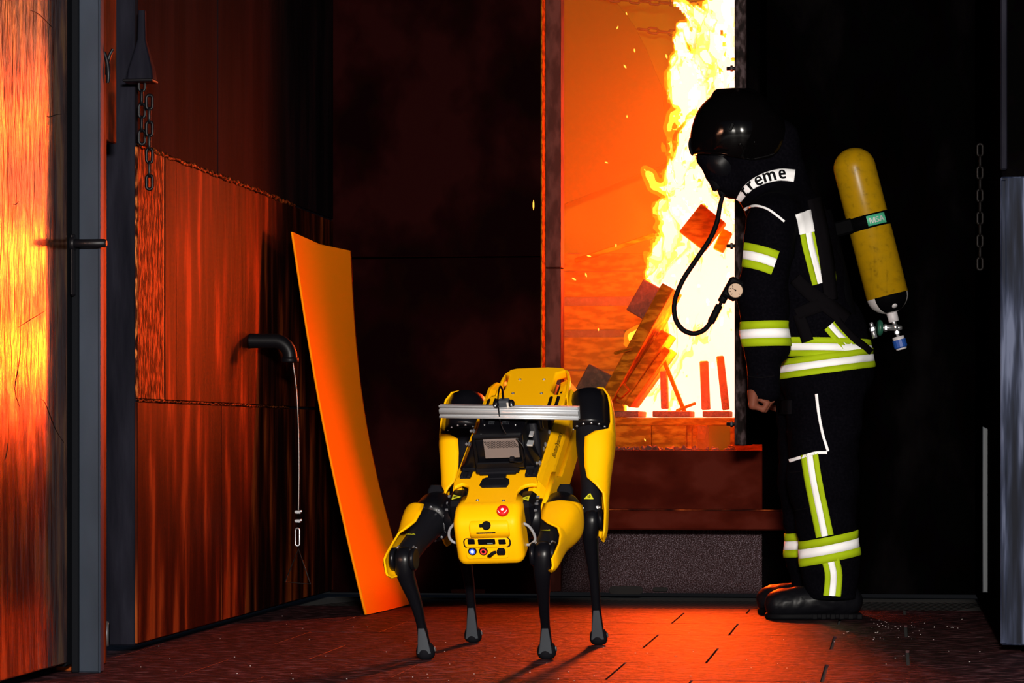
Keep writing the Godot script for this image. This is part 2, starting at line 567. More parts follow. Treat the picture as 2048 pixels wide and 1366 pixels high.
func structure(called: String, lo := Vector3.ZERO, hi := Vector3.ZERO, m: Material = null, b := 0.004, label := "", category := "") -> Node3D:
	var o: Node3D
	if m == null:
		o = Node3D.new()
		o.name = called
		add_child(o)
	else:
		o = panel(called, lo, hi, m, self, b)
	meta(o, label, category, "", "structure")
	return o

func build_setting() -> void:
	structure("ground", Vector3(-9, -0.14, -7.0), Vector3(9, -0.06, 6), M.ground, 0.0, "grey concrete yard outside the container", "ground")
	# floor: staggered dark red tiles on a dark bed
	var fl := structure("floor", Vector3(-2.75, -0.10, -11.75), Vector3(0.75, -0.008, -5.6), M.joint, 0.0, "floor of staggered dark red tiles with open joints", "floor")
	var rng := RandomNumberGenerator.new()
	rng.seed = 4
	var shapes := {}
	for row in 12:
		var z0 := -10.80 + (0.0 if row == 0 else -10.52 + 10.80 + 0.58 * (row - 1))
		var z1 := -10.52 if row == 0 else z0 + 0.58
		if z0 > -5.9: break
		var x := -0.745 - 0.5655 * 4 + (0.225 if row % 2 == 0 else 0.0)
		while x < 0.7:
			var x0 := maxf(x, -2.7)
			var x1 := minf(x + 0.5655, 0.72)
			x += 0.5655
			if x1 - x0 < 0.05: continue
			var g := 0.0105 if row == 2 else 0.0045
			var gx := 0.011 if x0 > -0.8 else 0.0012
			var size := Vector3(snappedf(x1 - x0 - gx, 0.001), 0.04, snappedf(z1 - z0 - g, 0.001))
			if not shapes.has(size): shapes[size] = box_mesh(size, 0.0005)
			var t := part("floor_tile", shapes[size], M.tiles[rng.randi() % 4], fl)
			t.position = Vector3((x0 + x1) / 2, 0.08 - 0.12 - rng.randf() * 0.0006, (z0 + z1) / 2) - fl.position + Vector3(0, 0.02, 0)
	# grating strip in front of the back wall
	var gr := structure("trim_1", Vector3(-2.2, -0.09, -11.5), Vector3(0.32, -0.025, -10.82), M.joint, 0.0, "dark drain grating along the foot of the back wall", "grating")
	var bar := box_mesh(Vector3(0.012, 0.022, 0.6), 0.002)
	for k in 84:
		part("grating_bar", bar, M.iron, gr, Transform3D(Basis(Vector3.UP, -0.35), Vector3(-2.1 + k * 0.029, -0.018, -11.15) - gr.position))
	for z in [-10.83, -11.47]: panel("grating_rail", Vector3(-2.2, -0.03, z - 0.012) - gr.position, Vector3(0.32, -0.004, z + 0.012) - gr.position, M.joint, gr)
	# left wall: thick insulated leaf clad in rusty sheets
	var wl := structure("wall_left", Vector3(-2.29, 0.025, -11.5), Vector3(XL - 0.006, 2.75, -8.334), M.edge_dark, 0.004, "thick left wall leaf clad in rusty streaked steel sheets", "wall")
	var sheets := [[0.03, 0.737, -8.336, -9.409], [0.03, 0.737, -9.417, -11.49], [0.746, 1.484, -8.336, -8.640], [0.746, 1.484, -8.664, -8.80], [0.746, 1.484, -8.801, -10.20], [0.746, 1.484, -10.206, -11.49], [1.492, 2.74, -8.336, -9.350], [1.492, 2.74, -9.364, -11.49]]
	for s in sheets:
		panel("cladding_sheet", Vector3(XL - 0.010, s[0], s[3]) - wl.position, Vector3(XL, s[1], s[2]) - wl.position, M.rust_shaded if s[0] > 1.4 else (M.flaky if s[3] > -8.8 and s[0] > 0.7 else M.rust), wl, 0.002)
	panel("seam_strip", Vector3(XL - 0.008, 0.746, -8.666) - wl.position, Vector3(XL - 0.003, 1.484, -8.638) - wl.position, M.iron, wl, 0.001)
	# lumpy weld beads along the seams
	for q in [[1.488, -8.34, -10.6, 0.0065], [0.7415, -8.34, -10.5, 0.0035]]:
		var bead := PackedVector3Array()
		var k := 0
		var z: float = q[1]
		var radii := []
		while z > q[2]:
			bead.append(Vector3(XL - 0.001 + rng.randf() * 0.003, q[0] + rng.randf_range(-1, 1) * 0.8 * q[3], z) - wl.position)
			radii.append(q[3] * rng.randf_range(0.5, 1.25))
			z -= 0.014
		var sw := begin()
		tube(sw, bead, radii, 6)
		part("weld_bead", done(sw), M.flaky, wl)
	# right wall leaf, grey-blue end towards the yard
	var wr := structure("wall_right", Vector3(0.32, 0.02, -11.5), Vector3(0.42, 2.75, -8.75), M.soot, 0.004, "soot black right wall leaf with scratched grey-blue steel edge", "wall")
	panel("edge_plate", Vector3(0.317, 0.022, -8.752) - wr.position, Vector3(0.423, 1.40, -8.722) - wr.position, M.blue_steel, wr, 0.004)
	panel("edge_plate", Vector3(0.317, 1.42, -8.752) - wr.position, Vector3(0.336, 2.75, -8.722) - wr.position, M.edge_dark, wr, 0.004)
	panel("edge_batten", Vector3(0.317, 0.025, -8.722) - wr.position, Vector3(0.334, 1.39, -8.714) - wr.position, M.blue_steel, wr, 0.003)
	structure("trim_6", Vector3(0.44, 0.0, -13.5), Vector3(0.95, 3.0, -8.75), M.soot, 0.003, "dark outer flank of the container beside the right wall leaf", "wall")
	# ceiling and back wall
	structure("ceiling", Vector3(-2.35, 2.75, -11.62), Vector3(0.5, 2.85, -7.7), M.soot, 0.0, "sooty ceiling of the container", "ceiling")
	var wb := structure("wall_back")
	meta(wb, "sooty brown steel back wall with the opening to the fire chamber", "wall")
	panel("wall_panel", Vector3(-2.20, 0.02, -11.52), Vector3(-1.36, 1.335, -11.35), M.brown, wb)
	panel("wall_panel", Vector3(-2.20, 1.341, -11.52), Vector3(-1.36, 2.75, -11.35), M.brown, wb)
	panel("jamb", Vector3(-1.362, 0.02, -11.62), Vector3(-1.299, 1.30, ZB), M.jamb, wb)
	panel("jamb", Vector3(-1.362, 1.304, -11.62), Vector3(-1.299, 2.75, ZB), M.jamb, wb)
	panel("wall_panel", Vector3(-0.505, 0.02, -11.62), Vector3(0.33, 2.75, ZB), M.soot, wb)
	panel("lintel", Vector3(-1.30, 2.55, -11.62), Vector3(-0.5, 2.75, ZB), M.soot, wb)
	panel("sill_panel", Vector3(-1.299, 0.345, -11.62), Vector3(-0.504, 0.581, ZB), M.sill, wb)
	panel("ledge", Vector3(-1.33, 0.27, -11.60), Vector3(-0.30, 0.349, -11.40), M.sill, wb, 0.006)
	panel("lit_edge_strip", Vector3(-1.3605, 0.02, -11.46), Vector3(-1.355, 2.75, -11.346), M.wood, wb, 0.001)  # added bright strip that stands for the firelit side of the panel
	panel("lit_ledge_edge", Vector3(-1.33, 0.346, -11.47), Vector3(-0.30, 0.3515, -11.398), M.rust, wb, 0.001)  # added brighter strip standing for firelight along the ledge top
	# hollow trough under the ledge
	var st := begin()
	var rings := []
	for x in [-1.36, -0.3]:
		var r := PackedVector3Array()
		for k in 13:
			var a := PI / 2 * k / 12.0
			r.append(Vector3(x, 0.27 - sin(a) * 0.25, -11.585 + (1 - cos(a)) * 0.10))
		r.append(Vector3(x, 0.02, -11.62))
		r.append(Vector3(x, 0.27, -11.62))
		rings.append(r)
	loft(st, rings, true)
	part("trough", done(st), M.trough, wb)
	# slots at the foot of the back wall, one of them pale
	for q in [[906, 975, 1183, 1191, 1], [1214, 1282, 1181, 1197, 0], [1302, 1332, 1183, 1191, 0]]:
		var a := onz(q[0], q[3], -11.40)
		var b := onz(q[1], q[2], -11.40)
		var sl := begin()
		extr(sl, rrect(b.x - a.x, b.y - a.y, (b.y - a.y) * 0.5), 0.02, 0.002, Transform3D(Basis(), Vector3((a.x + b.x) / 2, (a.y + b.y) / 2 + 0.012, -11.352 if q[4] else -11.50)))
		part("drain_slot", done(sl), M.pale if q[4] else M.joint, wb)
	# polished leaf in the foreground, its dark seal, the grey post and the strips behind
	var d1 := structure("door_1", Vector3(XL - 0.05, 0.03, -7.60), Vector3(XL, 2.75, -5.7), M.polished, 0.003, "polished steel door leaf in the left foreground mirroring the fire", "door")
	panel("edge_seal", Vector3(XL - 0.04, 0.02, -7.66) - d1.position, Vector3(XL - 0.004, 2.75, -7.602) - d1.position, M.dark_seal, d1, 0.004)
	var st2 := begin()
	cyl(st2, Vector3.ZERO, Vector3(0.098, 0, 0), 0.0115, 16, 0.004)
	cyl(st2, Vector3(-0.002, 0, 0), Vector3(0.012, 0, 0), 0.02, 20)
	part("handle_bar", done(st2), M.iron_black, d1, Transform3D(Basis(), onx(142, 487, XL) - d1.position))
	panel("handle_plate", onx(142, 592, XL) - d1.position + Vector3(0, 0, -0.012), onx(142, 468, XL) + Vector3(0.011, 0, 0.012) - d1.position, M.iron_black, d1, 0.004)
	for q in [[[92, 232], [100, 234], [110, 230], [124, 228]], [[26, 408], [32, 409], [38, 402]], [[40, 815], [30, 780], [36, 740], [42, 700]], [[82, 798], [90, 805], [100, 830], [112, 860], [128, 885]], [[10, 920], [14, 905], [16, 886]], [[36, 655], [60, 640], [90, 622]], [[60, 20], [80, 30], [105, 55]]]:
		var sp := []
		for w in q: sp.append(onx(w[0], w[1], XL + 0.0004) - d1.position)
		var ss := begin()
		tube(ss, smooth_path(sp, 3), [0.0004, 0.0011, 0.0005], 5)
		part("scratch", done(ss), M.iron, d1)
	var tr := structure("trim_2", Vector3(-2.190, 0.0, -7.70), Vector3(-2.112, 2.75, -7.664), M.post, 0.004, "grey-blue steel door post beside the polished leaf", "post")
	panel("seal_lip", Vector3(-2.190, 0.0, -7.664) - tr.position, Vector3(-2.170, 2.75, -7.652) - tr.position, M.dark_seal, tr, 0.003)
	panel("edge_bead", Vector3(-2.117, 0.0, -7.662) - tr.position, Vector3(-2.111, 2.75, -7.655) - tr.position, M.post, tr, 0.002)
	structure("trim_3", Vector3(-2.25, 0.0, -7.96), Vector3(XL + 0.01, 2.75, -7.70), M.rust, 0.003, "narrow rusty steel strip behind the grey post", "strip")
	structure("trim_4", Vector3(-2.25, onx(215, 282, XL).y, -8.085), Vector3(XL + 0.004, 2.75, -7.964), M.rust, 0.003, "upper rusty plate beside the hanging chain", "plate")
	structure("trim_5", Vector3(-2.60, 0.0, -8.3), Vector3(-2.30, 2.75, -7.7), M.soot, 0.003, "dark hinge pocket between post and wall leaf", "wall")
	# the chamber's own door, open towards the yard, seen on its edge
	var p0 := onz(1469, 889, -10.86)
	var p1 := onz(1519, 889, -10.86)
	var cd := structure("door_2", Vector3(p0.x + 0.045, p0.y, -11.49), Vector3(p1.x, 2.7, -10.90), M.soot, 0.006, "black steel door of the fire chamber standing open on edge", "door")
	panel("door_edge", Vector3(p0.x, p0.y - 0.004, -11.40) - cd.position, Vector3(p0.x + 0.043, 2.7, -10.86) - cd.position, M.rust_edge_lit, cd, 0.005)
	for q in [[1468, 137], [1468, 492], [1468, 848]]:
		var c := onz(q[0], q[1], -10.95)
		var s3 := begin()
		cyl(s3, c - Vector3(0.028, 0, 0), c + Vector3(0.02, 0, 0), 0.007, 12)
		cyl(s3, c - Vector3(0.014, 0, 0), c - Vector3(0.004, 0, 0), 0.012, 6)
		part("bolt", done(s3), M.iron_black, cd, Transform3D(Basis(), -cd.position))

func build_chamber() -> void:
	var o := structure("wall_chamber")
	meta(o, "smoke filled fire chamber with scorched brown steel walls", "wall")
	panel("side_wall", Vector3(-1.70, 0.45, -13.4), Vector3(-1.60, 3.0, -11.52), M.chamber, o)
	panel("side_wall", Vector3(0.34, 0.45, -13.4), Vector3(0.44, 3.0, -11.52), M.chamber, o)
	panel("rear_wall", Vector3(-1.7, 0.45, -13.5), Vector3(0.44, 3.0, -13.35), M.chamber, o)
	panel("hearth", Vector3(-1.7, 0.40, -13.4), Vector3(0.44, 0.572, -11.55), M.chamber, o)
	panel("roof", Vector3(-1.7, 3.0, -13.5), Vector3(0.44, 3.1, -11.52), M.chamber, o)
	panel("front_wall", Vector3(-1.7, 0.02, -11.60), Vector3(-1.36, 3.0, -11.525), M.chamber, o)
	panel("front_wall", Vector3(-0.5, 0.4, -11.70), Vector3(0.44, 3.0, -11.625), M.chamber, o)
	panel("front_wall", Vector3(-1.36, 2.56, -11.70), Vector3(-0.5, 3.0, -11.625), M.chamber, o)
	# added dark plate for the curved shade, upper left of the chamber
	var pl := PackedVector2Array([Vector2(-1.59, 1.62)])
	for q in [[1325, 175], [1310, 140], [1292, 96], [1268, 50], [1236, 8], [1200, -30], [1150, -70]]:
		var w := onz(q[0], q[1], -13.0)
		pl.append(Vector2(w.x, w.y))
	pl.append(Vector2(-1.59, 2.55))
	var pm := Vector2(onz(1335, 260, -13.0).x, onz(1335, 260, -13.0).y)
	pl.insert(1, Vector2(pm.x, 1.85))
	var st := begin()
	extr(st, pl, 0.012, 0.003)
	part("shade_plate", done(st), M.chamber_shaded, o, Transform3D(Basis(), Vector3(0, 0, -13.0)))
	var fog := FogVolume.new()
	fog.name = "smoke"
	fog.size = Vector3(1.94, 2.42, 1.72)
	fog.position = Vector3(-0.63, 1.79, -12.48)
	var fm := FogMaterial.new()
	fm.density = 0.2
	fm.albedo = Color(0.95, 0.72, 0.3)
	fog.material = fm
	add_child(fog)
	meta(fog, "orange lit smoke filling the fire chamber", "smoke", "", "stuff")

# left outline of the flames in the photograph, row by row, at the depth where the fire stands
const FIRE_Z := -12.42
const OUTLINE := [[-80, 1440], [0, 1405], [60, 1395], [100, 1378], [150, 1352], [200, 1362], [245, 1372], [300, 1362], [350, 1345], [390, 1340], [430, 1325], [480, 1312], [560, 1305], [620, 1325], [680, 1332], [720, 1325], [760, 1300], [800, 1262], [835, 1250]]

func build_fire() -> void:
	var lo := Vector3(-1.35, 0.70, FIRE_Z - 0.34)
	var hi := Vector3(-0.25, 2.62, FIRE_Z + 0.34)
	var c := 0.0125
	var fld := Field.new(lo, hi, c)
	var n1 := FastNoiseLite.new()
	n1.seed = 11
	n1.frequency = 1.0
	n1.fractal_octaves = 4
	n1.fractal_gain = 0.55
	var n2 := FastNoiseLite.new()
	n2.seed = 29
	n2.frequency = 1.0
	n2.fractal_octaves = 2
	var xc := onz(1500, 600, FIRE_Z).x
	for j in fld.ny:
		var y := lo.y + j * c
		var py := 872.0 - (y - EYE) * FPX / (-FIRE_Z + 0.08)
		var w := xc - onz(lerp_table(OUTLINE, py), py, FIRE_Z).x
		var wz := clampf(w * 0.9, 0.1, 0.27)
		var up := clampf((y - 0.7) / 1.9, 0, 1)
		for k in fld.nz:
			var z := lo.z + k * c
			var b := (z - FIRE_Z) / wz
			for i in fld.nx:
				var x := lo.x + i * c
				var a := (x - xc) / w
				var q := sqrt(a * a + b * b) - 1.0
				if q > 1.0 or q < -0.85:
					fld.d[(k * fld.ny + j) * fld.nx + i] = q * w
					continue
				var sway := n2.get_noise_3d(x * 2.0, y * 2.2, z * 2.0) * 0.12
				var e := n1.get_noise_3d((x + sway) * 7.0, y * 3.0 - 0.5 * absf(b), z * 7.0)
				fld.d[(k * fld.ny + j) * fld.nx + i] = q * w + e * (0.10 + 0.13 * up)
	# loose tongues and wisps that the photograph shows left of the main fire
	var tongues := [
		[[1290, 340, 0.012], [1300, 352, 0.017], [1308, 372, 0.016], [1330, 378, 0.022], [1360, 385, 0.03]],
		[[1340, 280, 0.006], [1338, 255, 0.013], [1348, 232, 0.018], [1368, 222, 0.02], [1395, 215, 0.026]],
		[[1342, 150, 0.02], [1350, 170, 0.026], [1354, 178, 0.018]], [[1324, 288, 0.004], [1328, 300, 0.007]],
		[[1328, 415, 0.016], [1345, 410, 0.024], [1370, 420, 0.03]], [[1312, 455, 0.008], [1330, 462, 0.014], [1360, 470, 0.03]],
		[[1252, 690, 0.006], [1262, 672, 0.015], [1280, 664, 0.017], [1292, 690, 0.012]],
		[[1290, 505, 0.006], [1300, 520, 0.012], [1320, 530, 0.02]], [[1400, 40, 0.02], [1430, 30, 0.03], [1455, 15, 0.026]]]
	for t in tongues:
		for i in t.size() - 1:
			fld.bone(onz(t[i][0], t[i][1], FIRE_Z + 0.1), onz(t[i + 1][0], t[i + 1][1], FIRE_Z + 0.1), t[i][2] * 1.45, t[i + 1][2] * 1.45, 0.02)
	var fire := thing("fire", "tall bright yellow-white blaze rising from the burning pallets", "fire", Vector3.ZERO)
	var core := StandardMaterial3D.new()
	core.shading_mode = BaseMaterial3D.SHADING_MODE_UNSHADED
	core.albedo_color = Color(2.8, 2.3, 2.3).linear_to_srgb()
	var mid := core.duplicate()
	mid.albedo_color = Color(4.0, 1.7, 0.12).linear_to_srgb()
	mid.albedo_color.a = 0.5
	mid.transparency = BaseMaterial3D.TRANSPARENCY_ALPHA
	mid.roughness = 1.0
	var outer := mid.duplicate()
	outer.albedo_color = Color(2.4, 0.55, 0.012).linear_to_srgb()
	outer.albedo_color.a = 0.22
	part("flame_core", fld.nets(-0.024), core, fire)
	part("flame_body", fld.nets(-0.010), mid, fire)
	part("flame_fringe", fld.nets(0.004), outer, fire)
	# the light of the fire, just in front of its glowing surface
	for q in [[1390, 700, 0.30, 1.2], [1390, 490, 0.30, 0.9], [1415, 230, 0.29, 0.2]]:
		var l := OmniLight3D.new()
		l.name = numbered("fire_light")
		l.light_color = Color(1.0, 0.062, 0.001).linear_to_srgb()
		l.light_energy = FIRE_E * q[3]
		l.light_size = 0.11
		l.omni_range = 30.0
		l.omni_attenuation = 2.0
		l.shadow_enabled = true
		add_child(l)
		l.position = onz(q[0], q[1], FIRE_Z + q[2])
	# sparks
	var sp := begin()
	lathe(sp, [[0.0005, -0.009], [0.003, -0.003], [0.003, 0.003], [0.0005, 0.009]], 8)
	var spark := done(sp)
	var sm := core.duplicate()
	sm.albedo_color = Color(3.0, 1.1, 0.12).linear_to_srgb()
	var k := 0
	var where := ["high near the slung chain", "just left of the upper rim of the shade plate", "drifting over the curved rim of the shade plate", "faint one on the upper shade plate", "beside the flames below the lower chain", "alone in the middle of the upper smoke", "flat streak low in the upper smoke", "above the long ragged timber", "below the ragged timber near the left jamb", "low streak closest to the left jamb", "over the upright pallet's dark slots", "beside the leaning pallet's middle", "on the dark block of the leaning pallet", "left end of the ragged timber", "on the hearth left of the pallet blocks", "on the hearth under the pallet edge"]
	for q in [[1253, 27, 20], [1235, 55, -25], [1269, 101, 10], [1250, 133, 35], [1333, 113, 15], [1254, 233, 0], [1213, 325, 70], [1232, 491, 0], [1172, 550, 20], [1148, 558, 60], [1197, 659, 0], [1299, 661, 10], [1328, 608, 40], [1178, 512, 80], [1230, 895, 60], [1290, 880, 30]]:
		var s := solo("spark", spark, sm, "tiny glowing spark, %s" % where[k], "spark", "sparks in the smoke")
		s.transform = Transform3D(Basis(Vector3(0, 0, 1), deg_to_rad(q[2])).scaled(Vector3.ONE * (0.75 + 0.1 * (k % 5))), onz(q[0], q[1], -12.1 if k < 14 else -11.75))
		k += 1
	var s2 := solo("spark", spark, sm, "tiny glowing spark in front of the brown left wall panel", "spark")
	s2.transform = Transform3D(Basis().scaled(Vector3(1, 2.2, 1)), onz(1067, 410, -11.35))
	build_wood()

func stick(st: SurfaceTool, a: Vector3, b: Vector3, w: float, t: float) -> void:  # squared timber from a to b; t is its depth along z
	var xf := frame((a + b) / 2, b - a, (b - a).cross(Vector3(0, 0, 1)))
	abox(st, xf, Vector3(w, a.distance_to(b), t), 0.004)

func build_wood() -> void:
	# the pallet that carries the fire
	var z0 := -11.90
	var pal := thing("pallet", "charred wooden pallet lying flat under the fire on the hearth", "pallet", Vector3(-0.75, 0.572, -12.3))
	var yt := onz(1300, 822, z0).y
	for q in [[1150, 1208], [1226, 1277], [1305, 1380], [1405, 1458], [1484, 1540], [1566, 1620]]:
		var a := onz(q[0], 822, z0)
		var b := onz(q[1], 834, z0)
		panel("deck_board", Vector3(a.x, b.y, z0 - 0.75) - pal.position, Vector3(b.x, yt, z0) - pal.position, M.char, pal)
	var l := onz(1148, 835, z0)
	var r := onz(1620, 850, z0)
	for dz in [0.0, 0.32, 0.64]:
		panel("stringer", Vector3(l.x, r.y, z0 - dz - 0.10) - pal.position, Vector3(r.x, l.y - 0.001, z0 - dz + 0.002) - pal.position, M.wood, pal)
		for q in [[1150, 1180], [1225, 1302], [1304, 1372], [1460, 1530], [1560, 1620]]:
			var a := onz(q[0], 851, z0)
			var b := onz(q[1], 892, z0)
			panel("block", Vector3(a.x, 0.576, z0 - dz - 0.09) - pal.position, Vector3(b.x, a.y, z0 - dz) - pal.position, M.wood, pal)
	# upright pallet against the rear wall
	var up := thing("pallet", "wooden pallet standing upright behind the fire with dark slots", "pallet", Vector3(-1.3, 0.572, -13.2))
	var zz := -13.12
	for q in [[508, 540], [544, 592], [612, 658], [675, 738], [742, 786], [790, 832]]:
		var a := onz(1090, q[0], zz)
		var b := onz(1420, q[1], zz)
		panel("slat", Vector3(a.x, b.y, zz - 0.02) - up.position, Vector3(b.x, a.y, zz) - up.position, M.wood, up)
	panel("slot_shade_board", Vector3(onz(1100, 600, zz).x, 0.62, zz - 0.05) - up.position, Vector3(onz(1410, 600, zz).x, onz(1100, 512, zz).y, zz - 0.024) - up.position, M.char, up)  # added dark board that puts the shade into the gaps between slats
	for x in [1110, 1145, 1290, 1400]:
		var a := onz(x - 14, 505, zz)
		var b := onz(x + 14, 850, zz)
		panel("post", Vector3(a.x, 0.574, zz - 0.14) - up.position, Vector3(b.x, a.y, zz - 0.052) - up.position, M.char, up)
	# pallet leaning into the flames, seen on its edge
	var zl := -11.98
	var ln := thing("pallet", "scorched pallet leaning diagonally into the flames, seen on edge", "pallet", onz(1226, 800, zl))
	var st := begin()
	stick(st, onz(1222, 802, zl), onz(1345, 578, zl), 0.052, 0.5)
	part("plank", done(st), M.wood, ln, Transform3D(Basis(), -ln.position))
	for q in [[1283, 637, 1318, 575, 0.135], [1172, 806, 1206, 742, 0.12]]:
		st = begin()
		stick(st, onz(q[0], q[1], zl - 0.02), onz(q[2], q[3], zl - 0.02), q[4], 0.12)
		part("block", done(st), M.char, ln, Transform3D(Basis(), -ln.position))
	st = begin()
	stick(st, onz(1232, 762, zl), onz(1258, 790, zl), 0.05, 0.4)
	part("plank", done(st), M.wood, ln, Transform3D(Basis(), -ln.position))
	for q in [[1246, 806, 1338, 668, 0.04], [1262, 812, 1342, 700, 0.03]]:
		st = begin()
		stick(st, onz(q[0], q[1], zl - 0.1), onz(q[2], q[3], zl - 0.1), q[4], 0.4)
		part("slat", done(st), M.wood, ln, Transform3D(Basis(), -ln.position))
	var rng := RandomNumberGenerator.new()
	rng.seed = 12
	st = begin()
	for k in 60:
		var p := onz(rng.randf_range(1160, 1466), 890, rng.randf_range(-11.86, -11.66))
		p.y = 0.574 + 0.008
		abox(st, Transform3D(Basis.from_euler(Vector3(rng.randf() * 3, rng.randf() * 3, rng.randf() * 3)), p), Vector3(rng.randf_range(0.012, 0.04), 0.012, rng.randf_range(0.01, 0.025)), 0.003)
	solo("charcoal_crumbs", done(st), M.char, "scatter of charcoal crumbs on the hearth in front of the pallet", "charcoal", "", "stuff")
	# loose timbers
	var loose := [
		["wood_block", "squared wood block tumbling at the top of the burning stack", 1384, 484, 1428, 428, 0.125, 0.13, -12.0, "wood"],
		["timber_strip", "short wood strip right of the tumbling block above the fire", 1436, 502, 1455, 462, 0.045, 0.06, -12.13, "wood"],
		["stick", "thin bare stick propped steeply against the front of the fire", 1370, 826, 1308, 672, 0.017, 0.02, -11.99, "wood"],
		["stick", "short crossed stick at the foot of the steep stick", 1352, 822, 1392, 806, 0.012, 0.02, -11.95, "wood"],
		["stick", "pale stick poking out level left of the leaning pallet", 1228, 707, 1264, 697, 0.014, 0.02, -11.70, "wood"],
		["timber", "upright charring timber left of the embers behind the steep stick", 1330, 818, 1328, 742, 0.03, 0.05, -12.06, "char"],
		["timber", "upright charring timber in the middle of the embers", 1412, 820, 1408, 722, 0.035, 0.05, -12.05, "char"],
		["timber", "upright charring timber nearest the open chamber door", 1452, 820, 1440, 712, 0.03, 0.05, -12.05, "char"],
		["timber", "long timber with a ragged end rising along the smoke", 1150, 522, 1310, 470, 0.02, 0.03, -12.3, "wood"]]
	for q in loose:
		st = begin()
		stick(st, onz(q[2], q[3], q[8]), onz(q[4], q[5], q[8]), q[6], q[7])
		solo(q[0], done(st), M[q[9]], q[1], "wood")
	# chains across the chamber
	var link := link_mesh(0.058, 0.034, 0.006)
	for ch in [[1200, -4, 1440, 14, -12.9, "iron chain slung across the top of the fire chamber"], [1275, 58, 1400, 72, -13.1, "second faint chain slung lower behind the smoke"]]:
		var a := onz(ch[0], ch[1], ch[4])
		var b := onz(ch[2], ch[3], ch[4])
		var c := thing("chain", ch[5], "chain", a)
		var n := int(a.distance_to(b) / 0.042)
		for i in n:
			var t := (i + 0.5) / n
			var p := a.lerp(b, t) - Vector3(0, sin(PI * t) * 0.0, 0)
			var bs := frame(p, b - a, Vector3(0, 0, 1)).basis * Basis(Vector3.UP, PI / 2 * (i % 2))
			part("link", link, M.iron, c, Transform3D(bs, p - a))

const FIRE_E := 8.5

